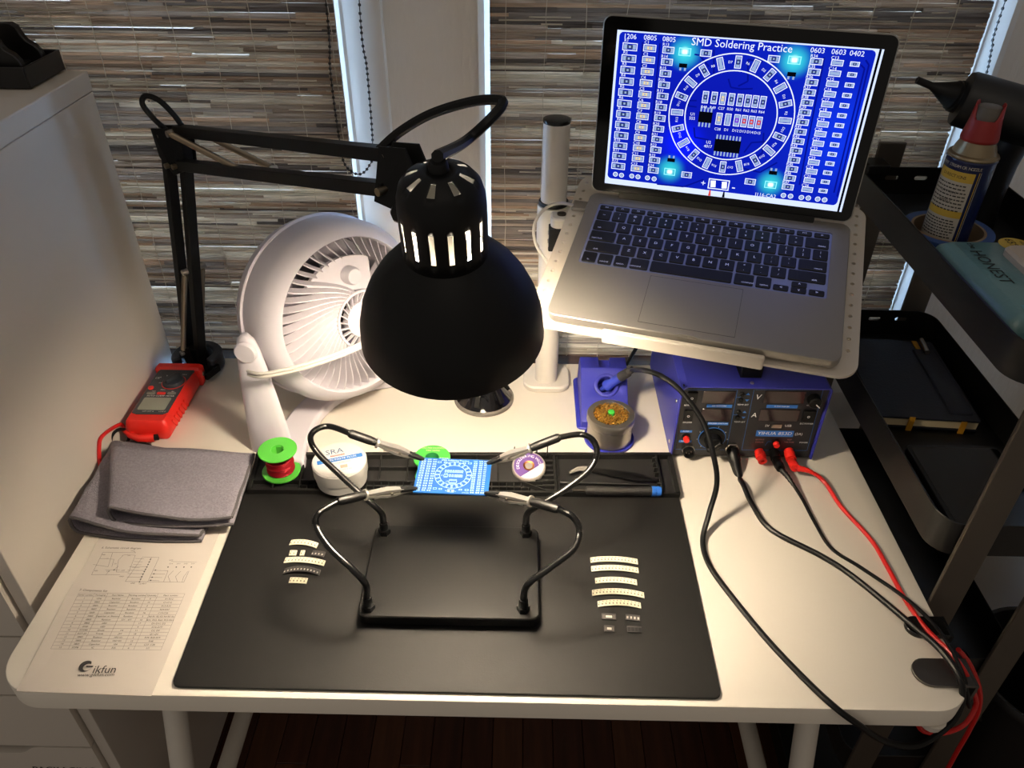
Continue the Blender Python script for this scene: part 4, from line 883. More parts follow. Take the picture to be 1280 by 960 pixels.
# ================================================================== HELPING HANDS AND CIRCUIT BOARD
HB_ = mat('base_black', '#060606', 0.45, spec=0.25, bump=0.06, bscale=700)
GN = mat('gooseneck_black', '#070707', 0.3, 0.0); CLIP = mat('clip_steel', '#dcd6cd', 0.3, 0.85)
hz0 = mz; hz1 = mz+0.0175
hh = thing('helping_hands', 'black four-arm soldering holder with gooseneck arms gripping the circuit board', 'helping hands', (0.46, 0.16, mz))
bx0, bx1, by0, by1 = 0.361, 0.5575, 0.0845, 0.2190
MB().rbox(bx0, bx1, by0, by1, [(0.001, hz0+0.004), (0, hz0+0.005), (0, hz1-0.0012), (0.0012, hz1)], 0.010, seg=6).build('base_plate', HB_, hh, smooth=30)
for x in (bx0+0.015, bx1-0.015):
    for y in (by0+0.015, by1-0.015): MB().lathe([(0.006, 0.0002), (0.006, 0.0045)], None, (x, y, hz0), (0, 0, 1), 16).build('rubber_foot', RUBBER, hh)
PZ = 0.845
arms = [([(481, 650), (476, 640), (456, 622), (421, 590), (396, 565), (388, 548), (395, 537), (412, 533), (438, 542)], (470, 553), (528, 574), (481, 666), 0.885),
        ([(657, 652), (660, 641), (673, 632), (706, 612), (736, 588), (746, 567), (741, 550), (725, 543), (698, 547)], (664, 560), (611, 579), (657, 668), 0.885),
        ([(461, 742), (457, 730), (440, 711), (411, 683), (395, 656), (399, 641), (424, 626)], (455, 619), (519, 611), (461, 760), 0.868),
        ([(654, 744), (660, 730), (691, 707), (718, 685), (724, 661), (715, 645), (697, 636)], (665, 627), (608, 617), (654, 762), 0.868)]
for px, sl, tip, nut, zm in arms:
    b = atz(*nut, hz1); n = len(px)
    MB().lathe([(0.0072, 0), (0.0072, 0.007)], None, (b.x, b.y, hz1), (0, 0, 1), 6).build('nut', GN, hh, smooth=0)
    MB().lathe([(0.0048, 0.007), (0.0052, 0.008), (0.0050, 0.017), (0.0046, 0.018)], None, (b.x, b.y, hz1), (0, 0, 1), 16).build('collar', GN, hh)
    P = [Vector((b.x, b.y, hz1+0.006)), Vector((b.x, b.y, hz1+0.020))]
    for i, (u, v) in enumerate(px):
        if i < 1: continue
        t = (i+0.6)/n; z = hz1+0.014+(zm-hz1-0.014)*math.sin(min(t*1.12, 1)*PI/2); P.append(atz(u, v, z))
    zs = P[-1].z; S = spl(P, 26); rr = [0.0038 if k % 2 else 0.0033 for k in range(len(S))]
    MB().tube(S, rr, 8).build('gooseneck', GN, hh, smooth=60)
    ze = zs+(PZ-zs)*0.35; e = atz(*sl, ze); d = (e-S[-1]); L = d.length
    MB().lathe([(0.0040, -0.002), (0.0052, 0.001), (0.0052, L*0.75), (0.0044, L)], None, S[-1], d, 16).build('sleeve', BLACK, hh)
    MB().lathe([(0.0035, 0), (0.0064, 0.0006), (0.0064, 0.0030), (0.0035, 0.0036)], None, e, d, 16).build('washer', CLIP, hh)
    T = atz(*tip, PZ+0.001); d2 = T-e; L2 = d2.length; dn = d2.normalized(); sd_ = dn.cross(Vector((0, 0, 1))).normalized(); upn = sd_.cross(dn)
    cl = MB()
    for s in (1, -1):
        rg = []
        for t, wd, off, th in ((0.06, 0.0030, 0.0016, 0.0024), (0.25, 0.0034, 0.0024, 0.0030), (0.45, 0.0036, 0.0034, 0.0036), (0.62, 0.0030, 0.0030, 0.0030), (0.80, 0.0022, 0.0018, 0.0022), (1.0, 0.0014, 0.0013, 0.0016)):
            c = e+d2*t+upn*(s*off); rg.append([c+sd_*wd-upn*th*0.5, c+sd_*wd+upn*th*0.5, c-sd_*wd+upn*th*0.5, c-sd_*wd-upn*th*0.5])
        cl.rings(rg)
    clo = cl.build('alligator_clip', CLIP, hh, smooth=30)
    MB().cyl(e+d2*0.52-sd_*0.0048, e+d2*0.52+sd_*0.0048, 0.0016, n=10).build('pivot_pin', STEEL, clo)
    MB().bar(e+d2*0.20-upn*0.0055, e+d2*0.42-upn*0.0035, 0.005, 0.0012, None, upn).build('clip_lever', CLIP, clo)
    MB().tube([e+d2*0.70+upn*0.0012, e+d2*0.86+upn*0.001, e+d2*1.03], [0.0034, 0.0032, 0.0024], 10).build('rubber_tip', BLACK, clo)
pc = [atz(527, 573, PZ), atz(613, 576, PZ), atz(612, 620, PZ), atz(514, 615, PZ)]
ctr = sum(pc, Vector())/4; exb = ((pc[1]-pc[0])+(pc[2]-pc[3])).normalized(); wB = ((pc[1]-pc[0]).length+(pc[2]-pc[3]).length)/2; dB = ((pc[0]-pc[3]).length+(pc[1]-pc[2]).length)/2
Mb = frame(ctr, exb, Vector((0, 1, 0)))
PCBB = mat('pcb_blue', '#0a3f7a', 0.55, spec=0.2); 
pcb = thing('circuit_board', 'bright blue unpopulated practice circuit board held by the four clips', 'circuit board', ctr-Vector((0, 0, 0.001)))
mb = MB(Mb); mb.rbox(-wB/2, wB/2, -dB/2, dB/2, [(0, -0.0008), (0, 0.0008)], 0.001, seg=2); mb.build('board', PCBB, pcb, smooth=0)
mb = MB(Mb); Sx = wB*0.97/BW; Sy = dB*0.95
def Pb(u, v, lay): return Vector(((u-BW/2)*Sx, (v-0.5)*Sy, 0.0009+0.00008*lay))
draw_board(mb, Pb, Sx, dict(silk=mat('silkscreen', '#b7c6d6', 0.6), pad=mat('tinned_pad', '#8ea3b8', 0.4, 0.3), chip=PRINTW, tan=PRINTW, red=PRINTW, violet=PRINTW, ic=PRINTW, white=PRINTW, track=PRINTW), full=False)
mb.build('silkscreen_print', _M['silkscreen'], pcb, smooth=0)

# ================================================================== SUCTION PUCK, LAPTOP STAND, LAPTOP
pk0 = atz(605, 499, DZ); pk = thing('suction_base', 'black round suction cup base under the lamp shade on the desk', 'suction base', (pk0.x, pk0.y, DZ))
po = Vector((pk0.x, pk0.y, DZ))
MB().lathe([(0.0385, 0.0002), (0.0395, 0.001), (0.0395, 0.005), (0.0375, 0.0065)]+[], None, po, (0, 0, 1), 60).build('knurled_ring', mat('knurled_grey', '#7b766f', 0.45, 0.5, bump=1.0, bscale=600), pk)
MB().lathe([(0.0375, 0.006), (0.034, 0.010), (0.027, 0.020), (0.022, 0.030), (0.020, 0.040), (0.012, 0.045)], None, po, (0, 0, 1), 40).build('cone', mat('gloss_black', '#08080a', 0.08, coat=0.6), pk)
for k in range(6):
    a = 2*PI*k/6+0.3; MB().bar(po+Vector((0.034*math.cos(a), 0.034*math.sin(a), 0.011)), po+Vector((0.022*math.cos(a), 0.022*math.sin(a), 0.032)), 0.007, 0.004, None, (math.cos(a), math.sin(a), 0.6)).build('grip_fin', BLACK, pk, bevel=0.001)

pk.scale = (1.14, 1.14, 1.14)
RmX = Vector((0.9572, -0.2895, 0.0044)); RmY = Vector((-0.2769, -0.9198, -0.2781)); LO = Vector((0.6204, 0.5122, 1.0684))
LF = frame(LO, RmX, -RmY)                            # laptop frame: x right, y to the back, z out of the keyboard
def lf(x, y, h=0.0): return LF @ Vector((x, -y, h))  # y measured towards the front
WP = mat('stand_white', '#cfc8bd', 0.42); TRAYM = mat('tray_white', '#cfc5b6', 0.45)
st = thing('laptop_stand', 'white pole laptop stand with perforated tray holding the laptop', 'laptop stand', (0.578, 0.545, DZ))
PX, PY = 0.5735, 0.545
MB().rbox(0.538, 0.610, 0.519, 0.585, [(0.001, DZ+0.0003), (0, DZ+0.002), (0, DZ+0.008), (0.002, DZ+0.010)], 0.020, seg=6).build('base_plate', WP, st)
MB().lathe([(0.0172, DZ+0.0095), (0.0172, 1.146)], None, (PX, PY, 0), (0, 0, 1), 32).build('pole', WP, st)
MB().lathe([(0.0172, 1.146), (0.0176, 1.147), (0.0174, 1.1505), (0.015, 1.1512)], None, (PX, PY, 0), (0, 0, 1), 32).build('pole_cap', mat('cap_gloss_black', '#0a0a0a', 0.25), st)
cz = aty(693, 262, PY-0.017).z
MB().lathe([(0.0195, cz+0.001), (0.0200, cz+0.002), (0.0200, cz+0.005), (0.0195, cz+0.006)], None, (PX, PY, 0), (0, 0, 1), 32).build('collar_ring', BLACK, st)
MB().lathe([(0.0205, cz-0.055), (0.0215, cz-0.053), (0.0215, cz-0.002), (0.0205, cz)], None, (PX, PY, 0), (0, 0, 1), 32).build('collar', WP, st)
hb = MB().rbox(PX-0.004, PX+0.026, PY-0.046, PY-0.006, [(0, cz-0.054), (0, cz-0.003), (0.002, cz-0.001)], 0.010, seg=5).build('hinge_block', WP, st)
MB().lathe([(0.006, cz-0.0012), (0.006, cz+0.0008), (0.0035, cz+0.0012)], None, (PX+0.010, PY-0.030, 0), (0, 0, 1), 20).build('hinge_screw', DSTEEL, hb)
MB().rbox(PX-0.0065, PX+0.012, PY-0.0475, PY-0.030, [(0, cz-0.046), (0, cz-0.014)], 0.003, seg=3).build('hinge_slot', BLACK, hb)
for zz in (-0.038, -0.026): MB().box((PX-0.0060, PY-0.0390, cz+zz), (0.003, 0.012, 0.006)).build('hinge_clip', WP, hb)
mid = lf(0.155, 0.08, -0.024)
MB().bar((PX+0.005, PY-0.02, cz-0.034), lf(0.10, 0.05, -0.034), 0.040, 0.012).build('support_arm', WP, st, bevel=0.002)
mb = MB(LF); mb.rbox(-0.026, 0.3345, -0.222, 0.060, [(0.0004, -0.0228), (0, -0.0224), (0, -0.0192), (0.0004, -0.0188)], 0.022, seg=8); tro = mb.build('tray', TRAYM, st)
ct = MB(LF)
for k in range(14):
    for x in (0.3235, -0.0165): ct.lathe([(0.0023, -0.03), (0.0023, -0.01)], None, (x, 0.040-0.0172*k, 0), (0, 0, 1), 12)
cut(tro, ct)
me = tro.data; me.polygons.foreach_set('use_smooth', [False]*len(me.polygons))
mb = MB(LF); pr_ = [(0.066, -0.215), (0.240, -0.215), (0.240, -0.224), (0.066, -0.224)]; mb.rbox(0.066, 0.240, -0.2275, -0.2215, [(0, -0.0228), (0, -0.006), (0.001, -0.005)], 0.0028, seg=4); mb.build('front_lip', TRAYM, st, smooth=40)

ALU = mat('aluminium', '#96918a', 0.42, 0.55, bump=0.04, bscale=1500); ALUD = mat('aluminium_edge', '#a39e97', 0.35, 0.85)
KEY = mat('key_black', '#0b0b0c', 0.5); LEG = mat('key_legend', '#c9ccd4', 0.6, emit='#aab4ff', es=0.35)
lap = thing('laptop', 'silver open laptop showing a blue circuit board picture on its screen', 'laptop', LO+Vector((0.1, -0.15, -0.06)))
mb = MB(LF); mb.rbox(0, 0.314, -0.219, 0, [(0.010, -0.0182), (0.004, -0.016), (0.0006, -0.011), (0, -0.008), (0, -0.0008), (0.0008, 0)], 0.011, seg=8); bod = mb.build('base', ALU, lap, smooth=30)
ct = MB(LF); ct.rbox(0.0148, 0.2945, -0.1305, -0.0198, [(0, -0.0012), (0, 0.01)], 0.003, seg=3); ct.lathe([(0.030, -0.002), (0.030, 0.02)], None, (0.157, -0.246, 0), (0, 0, 1), 48)
cut(bod, ct)
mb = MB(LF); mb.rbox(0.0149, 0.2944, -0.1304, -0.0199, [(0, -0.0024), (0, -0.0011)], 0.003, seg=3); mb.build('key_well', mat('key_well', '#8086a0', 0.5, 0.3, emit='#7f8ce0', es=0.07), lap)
mb = MB(LF); mb.rbox(0.1025, 0.2057, -0.2085, -0.1355, [(0, -0.0004), (0, 0.00025)], 0.002, seg=3); mb.build('trackpad', mat('trackpad_glass', '#949089', 0.35, 0.5), lap)
mb = MB(LF)
for x0_, x1_, y0_, y1_ in ((0.1021, 0.2061, -0.2089, -0.2085), (0.1021, 0.2061, -0.1355, -0.1351), (0.1021, 0.1025, -0.2089, -0.1351), (0.2057, 0.2061, -0.2089, -0.1351)): mb.box(((x0_+x1_)/2, (y0_+y1_)/2, 0.0001), (x1_-x0_, y1_-y0_, 0.0004))
mb.build('trackpad_gap', mat('gap_dark', '#45423f', 0.6), lap)
U = 0.2765/14.5; y = 0.0222
rowsK = [[(s, 14.5/14) for s in ('esc', 'F1', 'F2', 'F3', 'F4', 'F5', 'F6', 'F7', 'F8', 'F9', 'F10', 'F11', 'F12', 'O')],
         [(s, 1) for s in ('~', '1', '2', '3', '4', '5', '6', '7', '8', '9', '0', '-', '=')]+[('delete', 1.5)],
         [('tab', 1.5)]+[(s, 1) for s in 'QWERTYUIOP[]\\'], [('caps lock', 1.75)]+[(s, 1) for s in "ASDFGHJKL;'"]+[('return', 1.75)],
         [('shift', 2.25)]+[(s, 1) for s in 'ZXCVBNM,./']+[('shift', 2.25)],
         [('fn', 1), ('control', 1), ('option', 1), ('command', 1.25), (' ', 5), ('command', 1.25), ('option', 1), ('<', 1), ('^v', 1), ('>', 1)]]
sub = dict(zip('1234567890-=;\',./[]\\', '!@#$%^&*()_+:"<>?{}|'))
for ri, rw in enumerate(rowsK):
    h = 0.0098 if ri == 0 else 0.01935; x = 0.0165
    for s, wdt in rw:
        w = wdt*U; cells = [(x+0.0013, x+w-0.0013, y+0.0013, y+h-0.0013)]
        if s == '^v': cells = [(x+0.0013, x+w-0.0013, y+0.0013, y+h/2-0.0003), (x+0.0013, x+w-0.0013, y+h/2+0.0003, y+h-0.0013)]
        elif s in '<>': cells = [(x+0.0013, x+w-0.0013, y+h/2+0.0003, y+h-0.0013)]
        for ci, (a, b, c, d) in enumerate(cells):
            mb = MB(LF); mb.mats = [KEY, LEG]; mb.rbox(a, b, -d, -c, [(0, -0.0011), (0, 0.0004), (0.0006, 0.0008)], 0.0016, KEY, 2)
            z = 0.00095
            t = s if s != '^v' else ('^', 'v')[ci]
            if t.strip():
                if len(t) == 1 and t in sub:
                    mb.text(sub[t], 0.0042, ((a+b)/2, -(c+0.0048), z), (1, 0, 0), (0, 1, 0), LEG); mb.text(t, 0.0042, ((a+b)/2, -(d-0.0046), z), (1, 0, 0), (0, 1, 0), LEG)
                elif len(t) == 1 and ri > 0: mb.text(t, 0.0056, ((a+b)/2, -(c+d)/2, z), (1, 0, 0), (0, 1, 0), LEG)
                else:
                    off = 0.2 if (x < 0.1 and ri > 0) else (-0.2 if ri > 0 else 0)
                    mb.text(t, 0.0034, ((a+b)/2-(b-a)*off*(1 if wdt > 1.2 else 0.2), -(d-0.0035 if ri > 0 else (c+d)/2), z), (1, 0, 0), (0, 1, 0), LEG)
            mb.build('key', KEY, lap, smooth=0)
        x += w
    y += h
ang = math.radians(108); up_ = (RmY*math.cos(ang)+(-(RmX.cross(RmY)))*math.sin(ang)).normalized()
if up_.z < 0: up_ = (RmY*math.cos(ang)+(RmX.cross(RmY))*math.sin(ang)).normalized()
SO = LO+RmY*0.004+(RmX.cross(-RmY))*0.004
SF = frame(SO, RmX, up_)                             # screen frame: x right, y up the lid, z towards the viewer
mb = MB(SF); mb.rbox(0.0, 0.3125, 0.001, 0.2065, [(0.0015, -0.0060), (0, -0.0045), (0, -0.0006), (0.0004, -0.0002)], 0.010, seg=8); lid = mb.build('lid', ALUD, lap, smooth=40)
mb = MB(SF); mb.rbox(0.0012, 0.3113, 0.0022, 0.2053, [(0, -0.0003), (0, 0.0003)], 0.009, seg=8); mb.build('bezel', mat('bezel_glass', '#060606', 0.12, spec=0.35), lid)
mb = MB(SF); mb.rbox(0.036, 0.272, -0.0052, 0.0035, [(0, -0.006), (0, 0.0012)], 0.003, seg=3); mb.build('hinge_bar', mat('hinge_black', '#0c0c0c', 0.45), lap)
SX0, SX1, SY0, SY1 = 0.0168, 0.2993, 0.0130, 0.1915
mb = MB(SF); mb.quad([(SX0, SY0, 0.0005), (SX1, SY0, 0.0005), (SX1, SY1, 0.0005), (SX0, SY1, 0.0005)]); scr = mb.build('screen', glow('screen_white', '#cfdcff', SCREEN), lid, smooth=0)
Hs = hom([(103, 60), (1200, 135), (1022, 800), (55, 685)], [(SX0, SY1), (SX1, SY1), (SX1, SY0), (SX0, SY0)])
def sc(x, y): q = Hs @ np.array([x, y, 1.0]); return (q[0]/q[2], q[1]/q[2])
b0 = sc(110, 66); b1 = sc(1172, 140); b2 = sc(1000, 772); b3 = sc(68, 666)
bx0_, bx1_ = (b0[0]+b3[0])/2, (b1[0]+b2[0])/2; by0_, by1_ = (b2[1]+b3[1])/2, (b0[1]+b1[1])/2
# board picture: deep blue emission with four lit cyan lamps shown on it
bm_ = bpy.data.materials.new('screen_board_blue'); bm_.use_nodes = True; nt = bm_.node_tree
for n in list(nt.nodes): nt.nodes.remove(n)
out = nt.nodes.new('ShaderNodeOutputMaterial'); em = nt.nodes.new('ShaderNodeEmission'); nt.links.new(em.outputs[0], out.inputs[0]); em.inputs[1].default_value = SCREEN
uv = nt.nodes.new('ShaderNodeUVMap'); uv.uv_map = 'uv'
prev = None
def spot(u, v, s, c, prev):
    vm = nt.nodes.new('ShaderNodeVectorMath'); vm.operation = 'DISTANCE'; nt.links.new(uv.outputs[0], vm.inputs[0]); vm.inputs[1].default_value = (u, v, 0)
    mr = nt.nodes.new('ShaderNodeMapRange'); mr.interpolation_type = 'SMOOTHERSTEP'; mr.inputs[1].default_value = 0.02*s; mr.inputs[2].default_value = s; mr.inputs[3].default_value = 1; mr.inputs[4].default_value = 0; nt.links.new(vm.outputs['Value'], mr.inputs[0])
    mx = nt.nodes.new('ShaderNodeMix'); mx.data_type = 'RGBA'; nt.links.new(mr.outputs[0], mx.inputs[0])
    if prev is None: mx.inputs[6].default_value = col('#0a1fb0')
    else: nt.links.new(prev, mx.inputs[6])
    mx.inputs[7].default_value = c; return mx.outputs[2]
for (x, y), s, c in (((480, 420), 0.75, col('#0a16a4')), ((372, 520), 0.22, col('#0a1af5')), ((1060, 500), 0.5, col('#0d30d8')), ((380, 155), 0.135, col('#35c6d6')), ((832, 185), 0.135, col('#35c6d6')), ((322, 630), 0.125, col('#2fbccb')), ((733, 683), 0.125, col('#2fbccb')), ((380, 148), 0.04, col('#c9ffff')), ((832, 180), 0.04, col('#c9ffff')), ((322, 640), 0.035, col('#c9ffff')), ((733, 690), 0.035, col('#c9ffff'))):
    u, v = bq(x, y); prev = spot(u, v, s, c, prev)
nt.links.new(prev, em.inputs[0])
nC = 6; r = 0.005; pts = []
for cx, cy, a in ((bx1_-r, by1_-r, 0), (bx0_+r, by1_-r, PI/2), (bx0_+r, by0_+r, PI), (bx1_-r, by0_+r, 1.5*PI)):
    for k in range(nC+1): t = a+PI/2*k/nC; pts.append((cx+r*math.cos(t), cy+r*math.sin(t)))
mb = MB(SF); mb.add([(x, y, 0.0007) for x, y in pts], [tuple(range(len(pts)))]); bo = mb.build('screen_picture', bm_, scr, smooth=0)
ul = bo.data.uv_layers.new(name='uv')
inv = SF.inverted()
for lp_ in bo.data.loops:
    p = inv @ (bo.data.vertices[lp_.vertex_index].co+ORG[lap]); ul.data[lp_.index].uv = ((p.x-bx0_)/(bx1_-bx0_)*BW, (p.y-by0_)/(by1_-by0_))
mb = MB(SF); SS = (bx1_-bx0_)/BW
def Ps(u, v, lay): return Vector((bx0_+u/BW*(bx1_-bx0_), by0_+v*(by1_-by0_), 0.00075+0.00005*lay))
g = SCREEN
draw_board(mb, Ps, SS, dict(silk=glow('px_silk', '#e4ecff', g), pad=glow('px_pad', '#90a6cc', g), chip=glow('px_chip', '#2b3a66', g), tan=glow('px_tan', '#d9c79a', g), red=glow('px_red', '#d4453a', g), violet=glow('px_violet', '#7a3fd0', g), ic=glow('px_ic', '#05060c', g), white=glow('px_white', '#f6fbff', g), track=glow('px_track', '#050f86', g), cyan=glow('px_cyan', '#8fefff', g)))
mb.build('picture_detail', _M['px_silk'], scr, smooth=0)
mb = MB(SF); t0 = sc(1177, 136); t1 = sc(1192, 136); bkk = glow('px_black', '#020308', g)
mb.quad([(t0[0]+0.0005, SY0, 0.0007), (t1[0]-0.0005, SY0, 0.0007), (t1[0]-0.0005, SY1, 0.0007), (t0[0]+0.0005, SY1, 0.0007)], bkk); mb.build('scroll_gap', bkk, scr, smooth=0)
mb = MB(SF); 
for x, y, c in ((484, 722, 'px_red'), (541, 728, 'px_ic')):
    q = sc(x, y); mb.quad([(q[0]-0.0016, SY0+0.0003, 0.00095), (q[0]+0.0016, SY0+0.0003, 0.00095), (q[0]+0.0008, q[1]+0.003, 0.00095), (q[0]-0.0008, q[1]+0.003, 0.00095)], _M[c])
mb.build('wire_picture', _M['px_red'], scr, smooth=0)
# white charging cable
ch = thing('charging_cable', 'white laptop charging cable looping beside the stand pole', 'cable', lf(-0.03, 0.03, -0.01))
pA = lf(-0.0005, 0.020, -0.009); pB = lf(-0.020, 0.020, -0.009)
MB().bar(pA, pB, 0.016, 0.0055, None, LF.to_3x3() @ Vector((0, 0, 1))).build('magnetic_plug', ALUD, ch, bevel=0.001)
MB().tube(spl([pB, atd(700, 254, 0.93), atd(684, 259, 0.93), atd(671, 273, 0.935), atd(667, 290, 0.94), atd(671, 308, 0.95), atd(680, 322, 0.96), atd(690, 338, 0.97), atd(700, 360, 0.98)], 7), 0.0019, 8).build('cord', WC, ch)

# ================================================================== SOLDERING STATION
STB = mat('station_blue', '#2e3190', 0.4); SPN = mat('station_panel', '#15151a', 0.4); DISP = mat('station_display', '#2a1a1d', 0.12, coat=0.5); PB = mat('panel_blue', '#2f6fc0', 0.5); PBd = mat('panel_blue_line', '#2a5f9e', 0.5)
sX0, sX1, sY0, sY1, sZ1 = 0.7435, 0.9335, 0.374, 0.592, 0.864
stn = thing('soldering_station', 'blue soldering and power supply station under the laptop', 'soldering station', (0.84, 0.48, DZ))
mb = MB(); sp_ = [(sY0-0.004, DZ+0.006), (sY0-0.004, sZ1+0.002), (sY1, sZ1+0.002), (sY1, DZ+0.006)]
t_ = 0.0022
shell = [(sX0-t_, DZ+0.005), (sX0-t_, sZ1-0.004), (sX0+0.006, sZ1+t_), (sX1-0.002, sZ1+t_), (sX1+t_, sZ1-0.001), (sX1+t_, DZ+0.005), (sX1, DZ+0.005), (sX1, sZ1-0.002), (sX1-0.003, sZ1), (sX0+0.007, sZ1), (sX0, sZ1-0.005), (sX0, DZ+0.005)]
MB().extr([Vector((x, 0, z)) for x, z in shell], (0, sY0-0.005, 0), (0, sY1, 0)).build('cover', STB, stn, smooth=0, bevel=0.0005, seg=1)
MB().box(((sX0+sX1)/2, sY0+0.002, (DZ+0.005+sZ1)/2), (sX1-sX0-0.0008, 0.004, sZ1-DZ-0.006)).build('front_panel', SPN, stn)
MB().box(((sX0+sX1)/2, sY1-0.003, (DZ+0.005+sZ1)/2), (sX1-sX0-0.0008, 0.004, sZ1-DZ-0.006)).build('back_panel', SPN, stn)
MB().box(((sX0+sX1)/2, (sY0+sY1)/2, DZ+0.0062), (sX1-sX0-0.001, sY1-sY0-0.004, 0.002)).build('bottom_plate', SPN, stn)
for x in (sX0+0.02, sX1-0.02):
    for y in (sY0+0.02, sY1-0.02): MB().lathe([(0.008, 0.0002), (0.008, 0.0055)], None, (x, y, DZ), (0, 0, 1), 16).build('foot', RUBBER, stn)
def sq(x, y, o=0.0): return aty(830+x/5.818, 460+y/5.818, sY0-o)
def srect(x0, y0, x1, y1, m, nm, o=0.0008, th=0.0008):
    a = sq((x0+x1)/2, y0); b = sq((x0+x1)/2, y1); l = sq(x0, (y0+y1)/2); r = sq(x1, (y0+y1)/2)
    return MB().box(((l.x+r.x)/2, sY0-o/2, (a.z+b.z)/2), (r.x-l.x, o, a.z-b.z)).build(nm, m, stn, bevel=0.0002, seg=1)
for nm, b in (('display', (280, 168, 515, 255)), ('display', (268, 297, 487, 382)), ('display', (728, 168, 1025, 255)), ('display', (692, 302, 980, 384))): srect(*b, DISP, nm)
for b in ((310, 265, 495, 287), (318, 394, 468, 414), (745, 268, 972, 291), (118, 452, 204, 468), (108, 524, 200, 540)): srect(*b, PB, 'label_strip', 0.0005)
srect(668, 455, 942, 498, PB, 'brand_strip', 0.0005)
pr = MB()
def st_text(t, x, y, sz, m=PRINTW, sh=0.0, wd=None, o=0.0011): pr.text(t, sz, sq(x, y, o), (1, 0, 0), (0, 0, 1), m, sh, wd)
st_text('V', 684, 213, 0.0115, PRINTW, 0.15); st_text('A', 655, 344, 0.0105, PRINTW, 0.1)
for t, x, y, s in (('REWORK', 186, 272, 0.0034), ('SOLDER', 170, 396, 0.0034), ('TEMP.SET', 574, 268, 0.0036), ('TEMP.SET', 549, 393, 0.0036), ('5V', 750, 421, 0.0052), ('USB', 903, 421, 0.0052), ('(2A)', 980, 481, 0.0058), ('DC POWER', 1037, 406, 0.0034), ('POWER', 1015, 543, 0.0032), ('360 REWORK', 160, 641, 0.0032), ('SOLDER', 432, 644, 0.0034), ('COARSE', 1062, 272, 0.0024), ('1', 240, 518, 0.003), ('2', 262, 466, 0.003), ('3', 398, 432, 0.003), ('4', 448, 468, 0.003), ('5', 460, 520, 0.003), ('0', 268, 570, 0.003)): st_text(t, x, y, s)
for t, x, y in (('360 REWORK', 402, 276), ('SOLDER STATION', 393, 404), ('0-15V/1mA-2A', 858, 280)): st_text(t, x, y, 0.0032)
st_text('AUTO', 160, 460, 0.003); st_text('MANUAL', 153, 532, 0.0026)
st_text('YIHUA 853D', 805, 477, 0.0072, PRINTW, 0.12, sq(930, 477).x-sq(682, 477).x)
RI = mat('print_dim_red', '#b07a78', 0.6)
for t, x, y in (('OUTPUT', 698, 521), ('DISPLAY', 695, 540), ('TEST', 912, 522), ('VOLTAGE', 910, 540)): st_text(t, x, y, 0.0030, RI)
def pseg(a, b, w=0.0006):
    A = sq(*a, 0.0006); B = sq(*b, 0.0006); d = (B-A).normalized(); s = Vector((-d.z, 0, d.x))*(w/2); pr.quad([A-s, B-s, B+s, A+s], PBd)
for a, b in (((535, 158), (460, 560)), ((655, 158), (565, 595)), ((665, 158), (1158, 158)), ((1158, 158), (1040, 600)), ((565, 596), (1035, 600)), ((80, 590), (440, 594)), ((125, 160), (80, 590)), ((125, 158), (530, 158)), ((528, 212), (560, 212)), ((500, 340), (535, 340)), ((735, 565), (755, 535)), ((755, 535), (790, 535))): pseg(a, b)
for x, y, s in ((612, 190, 1), (604, 236, -1), (586, 320, 1), (578, 361, -1)):
    c = sq(x, y, 0.0008); pr.add([c+Vector((-0.0028, 0, -0.0016*s)), c+Vector((0.0028, 0, -0.0016*s)), c+Vector((0, 0, 0.0020*s))], [(0, 1, 2)], PB)
pr.build('panel_print', PRINTW, stn, smooth=0)
for x, y in ((568, 190), (560, 232), (541, 318), (533, 357)): c = sq(x, y); MB().lathe([(0.0032, 0), (0.0032, 0.0022), (0.0026, 0.003)], None, c, (0, -1, 0), 16).build('set_button', BLACK, stn)
for b in ((168, 172, 240, 250), (145, 302, 210, 378), (1008, 306, 1095, 384)):
    s_ = srect(*b, BLACK, 'rocker_switch', 0.003); c = sq((b[0]+b[2])/2, (b[1]*0.35+b[3]*0.65), 0.0033)
    MB().lathe([(0.0012, 0), (0.0017, 0), (0.0017, 0.0002), (0.0012, 0.0002)], None, c, (0, -1, 0), 14, False, False).build('switch_mark', PRINTW, s_)
kn = sq(348, 508); MB().lathe([(0.0165, 0), (0.0165, 0.0035), (0.0120, 0.005), (0.0112, 0.016), (0.010, 0.0172)], None, kn, (0, -1, 0), 32).build('air_knob', BLACK, stn)
MB().lathe([(0.0178, 0.0004), (0.0186, 0.0004), (0.0186, 0.001), (0.0178, 0.001)], None, kn, (0, -1, 0), 40, False, False).build('knob_scale', PB, stn)
MB().bar(kn+Vector((-0.008, -0.019, -0.008)), kn+Vector((0.008, -0.019, 0.008)), 0.006, 0.007, None, (0, -1, 0)).build('knob_grip', BLACK, stn, bevel=0.001)
kn = sq(1085, 225); vk = MB().lathe([(0.0085, 0), (0.0082, 0.010), (0.007, 0.0112)], None, kn, (0, -1, 0), 24).build('voltage_knob', BLACK, stn)
MB().bar(kn+Vector((0.001, -0.0115, -0.001)), kn+Vector((0.0065, -0.0115, -0.0062)), 0.0012, 0.0006, None, (0, -1, 0)).build('knob_pointer', PRINTW, vk)
for x, y in ((160, 507), (812, 545)):
    c = sq(x, y); b = MB().lathe([(0.0060, 0), (0.0060, 0.0015)], None, c+Vector((0, 0, 0.0015)), (0, -1, 0), 20).build('button_bezel', BLACK, stn); MB().lathe([(0.0042, 0.001), (0.0042, 0.006), (0.0036, 0.007)], None, c, (0, -1, 0), 20).build('red_button', RED, stn)
c = sq(818, 421); MB().box(c+Vector((0, -0.0006, 0)), (0.0130, 0.0016, 0.0055)).build('usb_port', STEEL, stn)
